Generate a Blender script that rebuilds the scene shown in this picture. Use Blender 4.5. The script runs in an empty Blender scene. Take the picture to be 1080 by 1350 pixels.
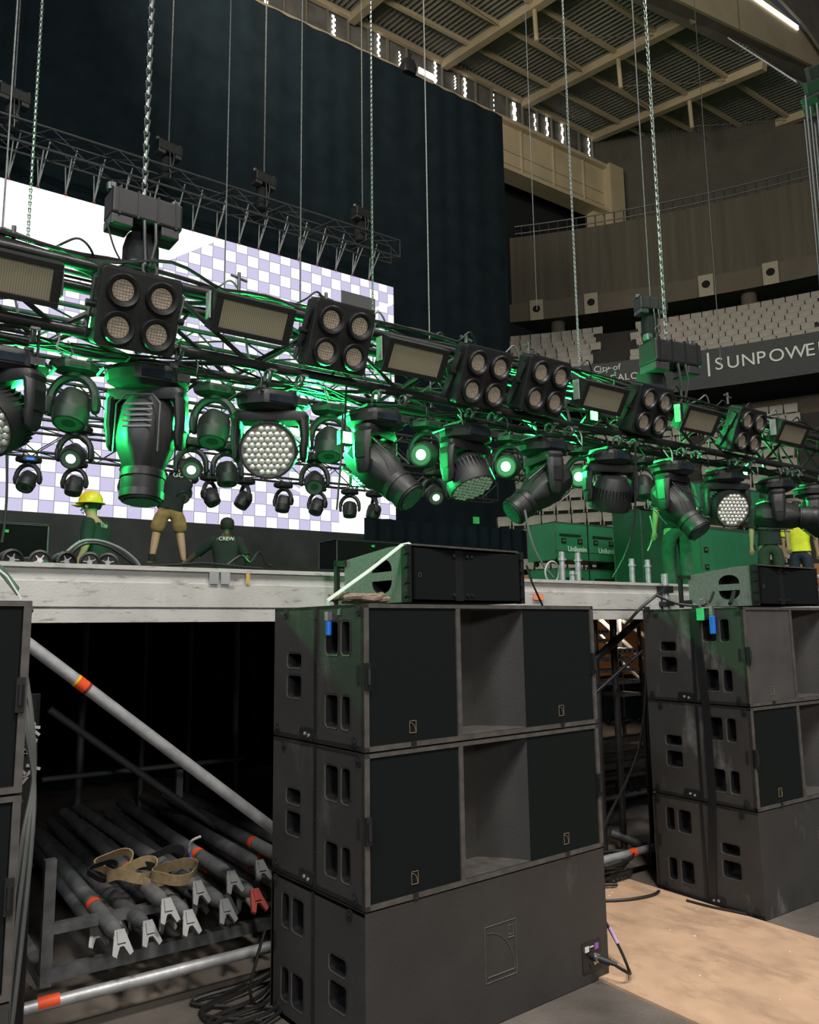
import bpy, math, random
from mathutils import Vector, Matrix
from mathutils.geometry import tessellate_polygon
random.seed(7)
PI = math.pi
scn = bpy.context.scene
COL = scn.collection

# ------------------------------------------------------------------ camera
FPX = 1043.6
CAM = Vector((-1.5862, -2.5926, 1.568))
YAW, PIT, ROL = .60841, .14699, -.01353
fw = Vector((math.sin(YAW)*math.cos(PIT), math.cos(YAW)*math.cos(PIT), math.sin(PIT)))
rt = Vector((math.cos(YAW), -math.sin(YAW), 0)); up = rt.cross(fw)
CR = rt*math.cos(ROL)+up*math.sin(ROL); CU = -rt*math.sin(ROL)+up*math.cos(ROL)
cd = bpy.data.cameras.new('camera'); cam = bpy.data.objects.new('camera', cd); COL.objects.link(cam)
cd.sensor_fit = 'HORIZONTAL'; cd.sensor_width = 36; cd.lens = 36*FPX/1080; cd.clip_end = 300; cd.clip_start = .05
cam.matrix_world = Matrix(((CR.x, CU.x, -fw.x, CAM.x), (CR.y, CU.y, -fw.y, CAM.y), (CR.z, CU.z, -fw.z, CAM.z), (0, 0, 0, 1)))
scn.camera = cam
def at(px, py, Y=None, Z=None, X=None):
    d = fw+CR*((px-540)/FPX)+CU*((675-py)/FPX)
    t = (Y-CAM.y)/d.y if Y is not None else (Z-CAM.z)/d.z if Z is not None else (X-CAM.x)/d.x
    return CAM+d*t

# ------------------------------------------------------------------ light
scn.view_settings.view_transform = 'Standard'; scn.view_settings.look = 'None'
scn.view_settings.gamma = 1; scn.view_settings.use_curve_mapping = False
scn.view_settings.exposure = 0.0
w = bpy.data.worlds.new('world'); scn.world = w; w.use_nodes = True
w.node_tree.nodes['Background'].inputs[0].default_value = (.75, .82, 1, 1)
w.node_tree.nodes['Background'].inputs[1].default_value = .04
def area(name, loc, target, sx, sy, power, col):
    l = bpy.data.lights.new(name, 'AREA'); l.shape = 'RECTANGLE'; l.size = sx; l.size_y = sy; l.energy = power; l.color = col
    o = bpy.data.objects.new(name, l); COL.objects.link(o); o.location = loc
    o.rotation_euler = (Vector(target)-Vector(loc)).to_track_quat('-Z', 'Y').to_euler(); return o
area('arena_light', (-5, -9, 20), (1, 0, 0), 2, 2, 2700, (1, .95, .88))
area('arena_light', (3, -12, 20), (1, 0, 0), 2.5, 2.5, 2200, (1, .95, .88))
area('arena_light', (-12, -6, 11), (0, 1, 1), 3, 3, 1000, (.95, .97, 1))
area('arena_light', (-3.5, -15, 6.5), (0, 2, .5), 2, 2, 700, (1, .97, .92))
area('arena_light', (14, -6, 22), (20, 14, 15), 10, 10, 800, (1, .92, .74))
area('roof_light', (4, 12, 21), (24, 20, 28), 4, 4, 1500, (1, .9, .74))  # added lamp raking across the roof so its corrugation shows
area('arena_light', (7, 4, 15), (9, 6, 1), 6, 4, 200, (1, .95, .9))
area('work_light', (7.2, 4.9, 1.7), (7.5, 6.7, .6), .4, .4, 26, (1, .85, .65))  # added lamp below the deck to brighten the timber panel

# ------------------------------------------------------------------ materials
_m = {}
def mat(name, col, rough=.6, metal=0, var=.12, scale=8, bump=0, bscale=60, emit=None, es=1, spec=.5, stretch=None):
    if name in _m: return _m[name]
    m = bpy.data.materials.new(name); m.use_nodes = True; nt = m.node_tree; N = nt.nodes; L = nt.links
    b = N['Principled BSDF']; b.inputs['Roughness'].default_value = rough; b.inputs['Metallic'].default_value = metal
    b.inputs['Specular IOR Level'].default_value = spec
    tc = N.new('ShaderNodeTexCoord'); mp = N.new('ShaderNodeMapping'); L.new(tc.outputs['Object'], mp.inputs[0])
    if stretch: mp.inputs['Scale'].default_value = stretch
    nz = N.new('ShaderNodeTexNoise'); nz.inputs['Scale'].default_value = scale; nz.inputs['Detail'].default_value = 5
    L.new(mp.outputs[0], nz.inputs['Vector'])
    cr = N.new('ShaderNodeValToRGB'); e = cr.color_ramp.elements
    e[0].position = .3; e[1].position = .72
    e[0].color = (*[max(0, c*(1-var)) for c in col], 1); e[1].color = (*[min(1, c*(1+var)) for c in col], 1)
    L.new(nz.outputs[0], cr.inputs[0]); L.new(cr.outputs[0], b.inputs['Base Color'])
    if bump:
        n2 = N.new('ShaderNodeTexNoise'); n2.inputs['Scale'].default_value = bscale; n2.inputs['Detail'].default_value = 3
        L.new(mp.outputs[0], n2.inputs['Vector'])
        bp = N.new('ShaderNodeBump'); bp.inputs['Strength'].default_value = bump; bp.inputs['Distance'].default_value = .01
        L.new(n2.outputs[0], bp.inputs['Height']); L.new(bp.outputs[0], b.inputs['Normal'])
    if emit:
        b.inputs['Emission Color'].default_value = (*emit, 1); b.inputs['Emission Strength'].default_value = es
    _m[name] = m; return m
def worn(name, base, mark, rough, amount, scale, stretch=(1, 1, 1), metal=0):
    """painted or bare surface with streaks and scuffs of its own"""
    if name in _m: return _m[name]
    m = mat(name, base, rough, metal, .15, 5, .15, 120); nt = m.node_tree; N = nt.nodes; L = nt.links; b = N['Principled BSDF']
    old = b.inputs['Base Color'].links[0].from_socket
    tc = N.new('ShaderNodeTexCoord'); mp = N.new('ShaderNodeMapping'); mp.inputs['Scale'].default_value = stretch
    L.new(tc.outputs['Object'], mp.inputs[0]); nz = N.new('ShaderNodeTexNoise'); nz.inputs['Scale'].default_value = scale
    nz.inputs['Detail'].default_value = 8; nz.inputs['Roughness'].default_value = .7; L.new(mp.outputs[0], nz.inputs['Vector'])
    cr = N.new('ShaderNodeValToRGB'); cr.color_ramp.elements[0].position = 1-amount-.08; cr.color_ramp.elements[1].position = 1-amount+.06
    L.new(nz.outputs[0], cr.inputs[0]); mx = N.new('ShaderNodeMixRGB'); mx.inputs[2].default_value = (*mark, 1)
    L.new(cr.outputs[0], mx.inputs[0]); L.new(old, mx.inputs[1]); L.new(mx.outputs[0], b.inputs['Base Color']); return m

M_CAB = worn('cabinet_paint', (.033, .031, .029), (.085, .08, .074), .62, .33, 3, (1, 1, .4))
M_CABOLD = worn('cabinet_paint_scuffed', (.034, .033, .031), (.13, .125, .12), .6, .36, 4, (1, 1, .5))
M_GRL = mat('grille_cloth', (.0062, .0088, .0085), .9, 0, .1, 900, .1, 700, spec=.12)
M_GRLP = mat('grille_cloth_dusty', (.05, .048, .046), .85, 0, .2, 6, .1, 700)  # paler grey variant for the top grilles of the right stack
M_EDGE = mat('worn_edge', (.07, .064, .058), .55, 0, .3, 20)
M_BLK = mat('black_plastic', (.012, .012, .013), .42)
M_FIX = mat('fixture_plastic', (.014, .015, .016), .5, 0, .2, 12, .05, 200)
M_FIXL = mat('fixture_plastic_pale', (.06, .063, .066), .4)
M_DARK = mat('dark_hole', (.004, .004, .004), .9)
M_STEEL = mat('galvanised_steel', (.46, .47, .48), .45, .55, .22, 14, .1, 80)
M_DSTEEL = mat('dull_steel', (.13, .135, .14), .5, .5, .35, 14, .1, 80)
M_CHROME = mat('bright_steel', (.6, .6, .6), .25, .9)
M_CHAIN = mat('chain_steel', (.26, .27, .26), .35, .6)
M_TRUSS = mat('black_truss', (.03, .03, .031), .35, .3, .25, 20)
M_TRUSSG = mat('grey_truss', (.06, .06, .062), .4, .4)
M_ALU = worn('stage_aluminium', (.47, .47, .445), (.17, .15, .12), .5, .36, 6, (1.2, 1, 5), .1)
M_CURT = mat('black_curtain', (.0085, .0135, .017), .95, 0, .2, 1.5, spec=.03)
M_DECK = mat('black_deck', (.02, .02, .02), .7)
M_CASE = mat('case_laminate', (.075, .11, .09), .45, 0, .15, 6)
M_RUB = mat('black_rubber', (.01, .01, .01), .5)
M_RED = mat('orange_tape', (.85, .09, .02), .5)
M_YEL = mat('yellow_plastic', (.85, .55, .02), .35)
M_WHITE = mat('white_print', (.62, .62, .6), .6, 0, .03)
M_GAF = mat('gaffer_tape', (.3, .31, .31), .6)
M_SKIN = mat('skin', (.5, .27, .19), .55, 0, .08)
M_SKIND = mat('skin_dark', (.07, .04, .028), .5, 0, .08)
M_TEE = mat('black_cotton', (.012, .014, .016), .9)
M_KHAKI = mat('khaki_cotton', (.30, .17, .075), .9, 0, .25, 12, .4, 20)
M_JEANS = mat('grey_jeans', (.06, .07, .075), .9, 0, .3, 10, .4, 20)
M_HIVIS = mat('hi_vis', (.75, .85, .03), .7)
M_WOOD = mat('orange_wood', (.36, .14, .035), .6, 0, .25, 3, 0, 60, stretch=(1, 1, 8))
M_LENS = mat('lens_glass', (.78, .77, .72), .22, .25, .2, 60)
M_PROJ = mat('front_lens', (.05, .07, .08), .08, .3)
M_STROBE = mat('strobe_panel', (.44, .39, .28), .5, 0, .12, 400)
M_GREENL = mat('green_led', (.2, 1, .4), .5, emit=(.12, 1, .22), es=7)
M_LITL = mat('lit_lens', (.6, .8, .8), .2, emit=(.82, 1, 1), es=.95)
M_DAY = mat('daylight_gap', (1, 1, 1), .5, emit=(1, .96, .86), es=1.6)
M_CONC = mat('concrete_wall', (.088, .076, .058), .9, 0, .2, 1.2, 0, 60, stretch=(3, 3, .12))
M_CREAM = mat('cream_paint', (.5, .41, .27), .6, 0, .1, .8)
M_STEP = mat('terrace_concrete', (.025, .022, .02), .9)
M_SEAT = mat('seat_plastic', (.31, .28, .245), .6, 0, .15, 3)
M_BEIGE = mat('beige_strap', (.27, .2, .105), .8, 0, .2, 40)
M_GSTRAP = mat('pale_strap', (.55, .6, .55), .7)
M_BLUE = mat('blue_handle', (.02, .16, .7), .4)

# ------------------------------------------------------------------ helpers
class MB:
    def __init__(s): s.v = []; s.f = []; s.m = []; s.sm = []
    def add(s, vs, fs, m=0, sm=False):
        o = len(s.v); s.v += [Vector(v) for v in vs]
        for f in fs: s.f.append([i+o for i in f]); s.m.append(m); s.sm.append(sm)
        return s
    def box(s, c, d, R=None, m=0):
        c = Vector(c); vs = []
        for z in (-.5, .5):
            for y in (-.5, .5):
                for x in (-.5, .5):
                    p = Vector((x*d[0], y*d[1], z*d[2])); vs.append(c+(R @ p if R else p))
        return s.add(vs, [(0, 2, 3, 1), (4, 5, 7, 6), (0, 1, 5, 4), (2, 6, 7, 3), (0, 4, 6, 2), (1, 3, 7, 5)], m)
    def bb(s, a, b, m=0):
        return s.box([(a[i]+b[i])/2 for i in range(3)], [abs(b[i]-a[i]) for i in range(3)], None, m)
    def cyl(s, p0, p1, r0, r1=None, n=12, m=0, caps=True, sm=True):
        p0 = Vector(p0); p1 = Vector(p1); r1 = r0 if r1 is None else r1
        q = (p1-p0).to_track_quat('Z', 'Y'); vs = []
        for p, r in ((p0, r0), (p1, r1)):
            for i in range(n): a = 2*PI*i/n; vs.append(p+q @ Vector((r*math.cos(a), r*math.sin(a), 0)))
        s.add(vs, [(i, (i+1) % n, n+(i+1) % n, n+i) for i in range(n)], m, sm)
        if caps: s.add(vs, [tuple(range(n))[::-1], tuple(range(n, 2*n))], m)
        return s
    def tube(s, pts, r, n=6, m=0):
        pts = [Vector(p) for p in pts]; vs = []; N = len(pts); prev = None
        for i, p in enumerate(pts):
            t = (pts[min(i+1, N-1)]-pts[max(i-1, 0)]).normalized()
            if prev is None: a = t.orthogonal().normalized()
            else:
                a = prev-t*prev.dot(t); a = a.normalized() if a.length > 1e-6 else t.orthogonal().normalized()
            prev = a; b = t.cross(a)
            for k in range(n): g = 2*PI*k/n; vs.append(p+(a*math.cos(g)+b*math.sin(g))*r)
        fs = [(i*n+k, i*n+(k+1) % n, (i+1)*n+(k+1) % n, (i+1)*n+k) for i in range(N-1) for k in range(n)]
        s.add(vs, fs, m, True); s.add(vs, [tuple(range(n))[::-1], tuple(range((N-1)*n, N*n))], m); return s
    def loft(s, secs, m=0, sm=True, caps=True, M=None):
        n = len(secs[0]); vs = [Vector(p) for sec in secs for p in sec]
        if M: vs = [M @ v for v in vs]
        s.add(vs, [(j*n+i, j*n+(i+1) % n, (j+1)*n+(i+1) % n, (j+1)*n+i) for j in range(len(secs)-1) for i in range(n)], m, sm)
        if caps: s.add(vs, [tuple(range(n))[::-1], tuple(range((len(secs)-1)*n, len(secs)*n))], m)
        return s
    def prism(s, poly, h0, h1, M=None, m=0):
        n = len(poly); vs = [Vector((x, y, h)) for h in (h0, h1) for x, y in poly]
        if M: vs = [M @ v for v in vs]
        return s.add(vs, [tuple(range(n))[::-1], tuple(range(n, 2*n))]+[(i, (i+1) % n, n+(i+1) % n, n+i) for i in range(n)], m)
    def holed(s, outer, holes, M, m=0, pocket=.0, pm=1):
        """flat plate with real openings; pocket walls and floor behind each opening"""
        loops = [[Vector((x, y, 0)) for x, y in outer]]+[[Vector((x, y, 0)) for x, y in h] for h in holes]
        flat = [v for l in loops for v in l]
        s.add([M @ v for v in flat], [tuple(t) for t in tessellate_polygon(loops)], m)
        if pocket:
            for h in holes:
                n = len(h); vs = [M @ Vector((x, y, z)) for z in (0, -pocket) for x, y in h]
                s.add(vs, [(i, (i+1) % n, n+(i+1) % n, n+i) for i in range(n)]+[tuple(range(n, 2*n))], pm)
        return s
    def build(s, name, mats, parent=None, loc=(0, 0, 0), rot=(0, 0, 0), bevel=0, origin=None):
        me = bpy.data.meshes.new(name); og = Vector(origin) if origin is not None else Vector((0, 0, 0))
        me.from_pydata([v-og for v in s.v], [], s.f)
        for k in (mats if isinstance(mats, (list, tuple)) else [mats]): me.materials.append(k)
        me.polygons.foreach_set('material_index', s.m); me.polygons.foreach_set('use_smooth', s.sm)
        me.update()
        if any(s.sm): me.set_sharp_from_angle(angle=math.radians(33))
        o = bpy.data.objects.new(name, me); COL.objects.link(o)
        if parent: o.parent = parent
        o.location = Vector(loc)+(og if origin is not None and not parent else Vector((0, 0, 0))); o.rotation_euler = rot
        if bevel:
            b = o.modifiers.new('bevel', 'BEVEL'); b.width = bevel; b.segments = 2; b.limit_method = 'ANGLE'
        return o
def tag(o, label=None, cat=None, group=None, kind=None):
    if label: o['label'] = label
    if cat: o['category'] = cat
    if group: o['group'] = group
    if kind: o['kind'] = kind
    return o
def thing(name, label, cat, loc=(0, 0, 0), rot=(0, 0, 0), group=None):
    o = bpy.data.objects.new(name, None); COL.objects.link(o); o.empty_display_size = .1
    o.location = loc; o.rotation_euler = rot if isinstance(rot, (tuple, list)) else (0, 0, rot)
    return tag(o, label, cat, group)
def kids(o): return [c for c in bpy.data.objects if c.parent == o]
def copy_tree(o, loc=None, rot=None, label=None, group=None, parent=None):
    c = o.copy(); COL.objects.link(c); c.parent = parent
    for ch in kids(o): copy_tree(ch, parent=c)
    if loc is not None: c.location = loc
    if rot is not None: c.rotation_euler = rot if isinstance(rot, (tuple, list)) else (0, 0, rot)
    if label: c['label'] = label
    if group: c['group'] = group
    return c
def struct(o): o['kind'] = 'structure'; return o
def rrect(x0, y0, x1, y1, r, n=4):
    out = []
    for cx, cy, a0 in ((x1-r, y1-r, 0), (x0+r, y1-r, 90), (x0+r, y0+r, 180), (x1-r, y0+r, 270)):
        for i in range(n+1):
            a = math.radians(a0+90*i/n); out.append((cx+r*math.cos(a), cy+r*math.sin(a)))
    return out
def sup(a, b, z, e=2, n=24, ox=0, oy=0):
    out = []
    for i in range(n):
        t = 2*PI*(i+.5)/n; c, s = math.cos(t), math.sin(t)
        out.append((ox+a*math.copysign(abs(c)**(2/e), c), oy+b*math.copysign(abs(s)**(2/e), s), z))
    return out
def octs(a, b, z, k=.7, n=24, ox=0, oy=0):
    out = []
    for i in range(n):
        t = 2*PI*(i+.5)/n; c, s_ = abs(math.cos(t)), abs(math.sin(t))
        r = min(a/c if c > 1e-6 else 9, b/s_ if s_ > 1e-6 else 9, (a+b)*k/(c+s_))
        out.append((ox+r*math.cos(t), oy+r*math.sin(t), z))
    return out
def text(s, size, name, m, parent=None, loc=(0, 0, 0), rot=(0, 0, 0), ext=.002, align='LEFT', bold=0, sp=1):
    c = bpy.data.curves.new(name, 'FONT'); c.body = s; c.size = size; c.extrude = ext; c.align_x = align; c.offset = bold; c.space_character = sp
    t = bpy.data.objects.new(name, c); COL.objects.link(t)
    dg = bpy.context.evaluated_depsgraph_get(); me = bpy.data.meshes.new_from_object(t.evaluated_get(dg))
    bpy.data.objects.remove(t); bpy.data.curves.remove(c)
    me.name = name; me.materials.clear(); me.materials.append(m)
    o = bpy.data.objects.new(name, me); COL.objects.link(o); o.parent = parent; o.location = loc; o.rotation_euler = rot; return o
def sag(a, b, d, n=14, wob=0):
    a = Vector(a); b = Vector(b); out = []
    for i in range(n+1):
        t = i/n; p = a.lerp(b, t); p.z -= d*4*t*(1-t)
        if wob and 0 < i < n: p += Vector((random.uniform(-wob, wob), random.uniform(-wob, wob), random.uniform(-wob, wob)))
        out.append(p)
    return out
def smooth(pts, k=6):
    pts = [Vector(p) for p in pts]; out = []
    for i in range(len(pts)-1):
        p0 = pts[max(i-1, 0)]; p1 = pts[i]; p2 = pts[i+1]; p3 = pts[min(i+2, len(pts)-1)]
        for j in range(k):
            t = j/k
            out.append(.5*((2*p1)+(p2-p0)*t+(2*p0-5*p1+4*p2-p3)*t*t+(3*p1-p0-3*p2+p3)*t**3))
    return out+[pts[-1]]
def cable(label, pts, r, m=None, k=6, group=None, name='cable', cat='cable', n=6):
    pts = smooth(pts, k) if k else pts
    return tag(MB().tube(pts, r, n).build(name, m or M_RUB, origin=pts[0]), label, cat, group)
def stripe_mat(name, c1, c2, axis, freq, rough=.8):
    m = bpy.data.materials.new(name); m.use_nodes = True; nt = m.node_tree; N = nt.nodes; L = nt.links; b = N['Principled BSDF']
    b.inputs['Roughness'].default_value = rough
    tc = N.new('ShaderNodeTexCoord'); wv = N.new('ShaderNodeTexWave'); wv.bands_direction = axis; wv.inputs['Scale'].default_value = freq
    wv.inputs['Distortion'].default_value = .3
    L.new(tc.outputs['Object'], wv.inputs['Vector']); cr = N.new('ShaderNodeValToRGB')
    cr.color_ramp.elements[0].color = (*c1, 1); cr.color_ramp.elements[1].color = (*c2, 1)
    L.new(wv.outputs['Color'], cr.inputs[0]); L.new(cr.outputs[0], b.inputs['Base Color']); return m

# ================================================================== SETTING
def floor_material():
    m = mat('stained_concrete_floor', (.105, .09, .078), .85, 0, .5, 2.2, .4, 60)
    return m
struct(MB().add([(-30, -30, 0), (60, -30, 0), (60, 60, 0), (-30, 60, 0)], [(0, 1, 2, 3)]).build('floor', floor_material()))

# ---- curved bowl
BC = Vector((-7.88, -4.33, 0)); R0 = 44.5
def rp(a, r, z): a = math.radians(a); return Vector((BC.x+r*math.cos(a), BC.y+r*math.sin(a), z))
def ring(mb, r0, z0, r1, z1, a0=10, a1=60, n=60, m=0):
    vs = []
    for i in range(n+1):
        a = a0+(a1-a0)*i/n; vs += [rp(a, r0, z0), rp(a, r1, z1)]
    return mb.add(vs, [(2*i, 2*i+2, 2*i+3, 2*i+1) for i in range(n)], m, True)
wl = MB(); ring(wl, R0, 17.85, R0, 21.5); ring(wl, R0, 21.5, R0+.5, 21.5); ring(wl, R0+.5, 21.5, R0+4.6, 20.6)
struct(wl.build('wall_bowl_parapet', M_CONC))
bd = MB(); ring(bd, R0-.12, 16.9, R0-.12, 17.85); ring(bd, R0-.12, 16.9, R0+3, 16.9); ring(bd, R0-.12, 17.85, R0, 17.85)
struct(bd.build('trim_bowl_band', mat('band_concrete', (.11, .092, .07), .9, 0, .1, 1)))
# end wall above, corrugated sheet following the roof slope
def roof_z(y): return 29.35-(25.28-y)*.204
ew = MB(); n = 520; vs = []
for i in range(n+1):
    a = 5+45*i/n; r = R0+4.5+(.06 if i % 2 else -.02); p = rp(a, r, 0)
    vs += [Vector((p.x, p.y, 20.3)), Vector((p.x, p.y, max(21, roof_z(min(p.y, 25.3))+.1)))]
ew.add(vs, [(2*i, 2*i+2, 2*i+3, 2*i+1) for i in range(n)])
struct(ew.build('wall_end_corrugated', mat('corrugated_sheet', (.135, .125, .105), .7, 0, .1, .7)))
bk = MB(); ring(bk, R0+3, 8, R0+3, 17); struct(bk.build('wall_bowl_concourse', mat('concourse_dark', (.03, .032, .038), .9)))
# handrail along the parapet
rl = MB()
for dz in (.35, .75): rl.tube([rp(15+i, R0+.3, 21.5+dz) for i in range(36)], .035, 6)
for i in range(60): rl.cyl(rp(15+i*.6, R0+.3, 21.5), rp(15+i*.6, R0+.3, 22.25), .03, n=6)
tag(rl.build('guard_rail', M_TRUSSG), 'dark pipe guard rail along the top of the curved upper wall', 'railing')
# columns under the band
for a in (39.9, 34.2, 28.5, 22.8):
    struct(MB().cyl(rp(a, R0+.6, 12), rp(a, R0+.6, 16.95), .35, n=16).build('trim_bowl_column', mat('column_paint', (.1, .085, .065), .9)))
# panels with round loudspeakers
labs = ['leftmost', 'second from the left', 'third from the left', 'fourth from the left']
for k, q in enumerate(((708, 410), (780, 402), (932, 381), (1017, 364))):
    d = at(q[0], q[1], Z=17.4); a = math.degrees(math.atan2(d.y-BC.y, d.x-BC.x)); c = rp(a, R0-.2, 17.4)
    t = thing('wall_speaker', 'pale square panel with round black opening on curved band, %s' % labs[k], 'wall speaker', c, math.radians(a+90), 'panels with round openings on the curved band')
    MB().holed(rrect(-.33, -.55, .33, .5, .01), [[(.19*math.cos(x*PI/8), .19*math.sin(x*PI/8)+.03) for x in range(16)]], Matrix(((1, 0, 0, 0), (0, 0, -1, 0), (0, 1, 0, 0), (0, 0, 0, 1))) @ Matrix.Rotation(0, 4, 'X'), pocket=.06, pm=1).build('panel', [mat('panel_pale', (.33, .29, .22), .8), M_DARK], t, (0, .05, 0), (0, 0, PI))
    MB().cyl((0, -.02, .03), (0, .02, .03), .17, n=20).build('speaker_cone', M_DARK, t, (0, 0, 0), (0, 0, PI))

# ---- terraces and seats
UROWS = [(R0-.7-.85*i, 15.75-.56*i) for i in range(8)]
LROWS = [(R0-6-.73*i, 9.55-.55*i) for i in range(12)]
def terrace(rows, name, dr, dz):
    mb = MB()
    for i, (r, z) in enumerate(rows):
        z0 = z-.35; rb = r+dr*.5; rf = r-dr*.5
        ring(mb, rb, z0, rf, z0); ring(mb, rf, z0, rf, z0-dz)
    return struct(mb.build(name, M_STEP))
terrace(UROWS, 'floor_upper_terrace', .85, .56); terrace(LROWS, 'floor_lower_terrace', .73, .55)
def seat_mb(mb=None, M=None, wd=.46, h=.36):
    mb = mb or MB(); P = []
    for zz, yy in ((-.18, .0), (0, -.015), (.16, -.035), (.2, -.05)):
        for xx in (-.5, -.3, 0, .3, .5): P.append(Vector((xx*wd*(.94 if abs(zz) > .17 and abs(xx) == .5 else 1), yy+.03*(1-4*xx*xx), zz*h/.36)))
    Q = [p+Vector((0, -.03, 0)) for p in P]
    vs = P+Q
    if M: vs = [M @ v for v in vs]
    fs = []
    for j in range(3):
        for i in range(4): a = j*5+i; fs += [(a, a+1, a+6, a+5), (a+20, a+25, a+26, a+21)]
    rim = [0, 1, 2, 3, 4, 9, 14, 19, 18, 17, 16, 15, 10, 5]
    for a, b in zip(rim, rim[1:]+rim[:1]): fs.append((a, a+20, b+20, b))
    mb.add(vs, fs, 0, False)
    for sx in (-.42, .42):   # folded-up pan and bracket in front of the back
        c = Vector((sx*wd, -.06, -.26*h/.36)); mb.box(M @ c if M else c, (.03, .05, .12*h/.36), M.to_3x3() if M else None)
    return mb
def seat_pos(rows, a0, a1, pitch, gaps):
    out = []
    for r, z in rows:
        da = math.degrees(pitch/r); a = a0+random.uniform(0, da)
        while a < a1:
            if not any(g0 < a < g1 for g0, g1 in gaps): out.append((a, r, z))
            a += da
    return out
lo = seat_pos(LROWS, 26.2, 42.6, .5, [(31, 31.5)]); hi = seat_pos(UROWS, 24.6, 43.6, .5, [(34.9, 37.2)])
first = None
gL = 'folded seats of the lower tier'; gU = 'folded seats of the upper tier'
keep = [(s, gL, 'small folded beige grey stadium seat in the lower tier behind the stage') for s in lo]+[(s, gU, 'small folded beige stadium seat in the upper tier above the sponsor board') for s in sorted(hi, key=lambda s: s[0])]
sm = seat_mb(h=.3).build('stadium_seat', M_SEAT); stuff = MB()
smesh = sm.data; bpy.data.objects.remove(sm)
sh = seat_mb(h=.4).build('stadium_seat', M_SEAT); bpy.data.objects.remove(sh)
for i, ((a, r, z), g, lab) in enumerate(keep):
    if i < 300:
        o = bpy.data.objects.new('stadium_seat', smesh); COL.objects.link(o); o.location = rp(a, r, z); o.rotation_euler = (0, 0, math.radians(a-90)+PI*0)
        o.rotation_euler = (0, 0, math.radians(a-90)); tag(o, lab, 'seat', g)
    else:
        Mx = Matrix.Translation(rp(a, r, z)) @ Matrix.Rotation(math.radians(a-90), 4, 'Z'); seat_mb(stuff, Mx, h=.3)
tag(stuff.build('stadium_seat_rows', M_SEAT), 'far rows of folded beige stadium seats in the upper tier', 'seats', kind='stuff')

# sponsor board
RB = R0-7.45
ab = MB(); ring(ab, RB, 10.35, RB, 11.85); ring(ab, RB, 11.85, RB+.4, 11.85)
brd = tag(ab.build('sponsor_board', mat('board_grey', (.035, .038, .04), .7)), 'long dark curved sponsor board below the upper seats with white lettering', 'sponsor board')
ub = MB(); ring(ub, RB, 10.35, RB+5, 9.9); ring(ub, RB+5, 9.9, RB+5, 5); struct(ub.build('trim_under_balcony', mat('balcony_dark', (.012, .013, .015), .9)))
cw = MB(); ring(cw, RB+1.6, 8.6, RB+1.6, 10, 10, 36); struct(cw.build('wall_vomitory', mat('brown_wall', (.075, .055, .04), .9)))
def arc_text(s, px, py, size, sp, m=M_WHITE):
    p = at(px, py, Z=11); 
    # intersect with board radius
    d = (p-CAM).normalized(); o = CAM-BC; a = d.x**2+d.y**2; b = 2*(o.x*d.x+o.y*d.y); c = o.x**2+o.y**2-(RB-.03)**2
    t = (-b+math.sqrt(b*b-4*a*c))/(2*a); q = CAM+d*t; ang = math.degrees(math.atan2(q.y-BC.y, q.x-BC.x)); z = q.z
    for ch, wd in s:
        if ch != ' ':
            text(ch, size, 'letter', m, brd, rp(ang, RB-.03, z), (PI/2, 0, math.radians(ang-90)), .01, bold=0)
        ang -= math.degrees(wd*size*sp/RB)
W = {'S': .62, 'U': .75, 'N': .78, 'P': .64, 'O': .84, 'W': .96, 'E': .6, 'R': .7, '|': .5, 'C': .66, 'i': .26, 't': .36, 'y': .5, ' ': .3, 'o': .55, 'f': .35, 'B': .65, 'A': .7, 'D': .75, 'L': .58}
def spell(s): return [(c, W[c]) for c in s]
arc_text([('|', .62)], 930, 489, 1.0, 1)
arc_text(spell('SUNPOWER'), 943, 488, .66, 1.0)
arc_text(spell('City of'), 783, 491, .34, 1.05)
arc_text(spell('BADALONA'), 787, 505, .38, 1.0)
p = at(892, 494, Z=11)
# wooden hoarding ring at the foot of the lower tier
hb = MB(); ring(hb, R0-15.2, 0, R0-15.2, 3.1); ring(hb, R0-15.2, 3.1, R0-14.4, 3.1)
struct(hb.build('wall_arena_hoarding', mat('brown_hoarding', (.32, .15, .05), .6, 0, .25, 2)))
hr = MB().tube([rp(20+i, R0-15.5, 2.75) for i in range(26)], .05, 6)
tag(hr.build('guard_rail', M_WHITE), 'pale rail along the brown hoarding at the foot of the lower seats', 'railing')

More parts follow.
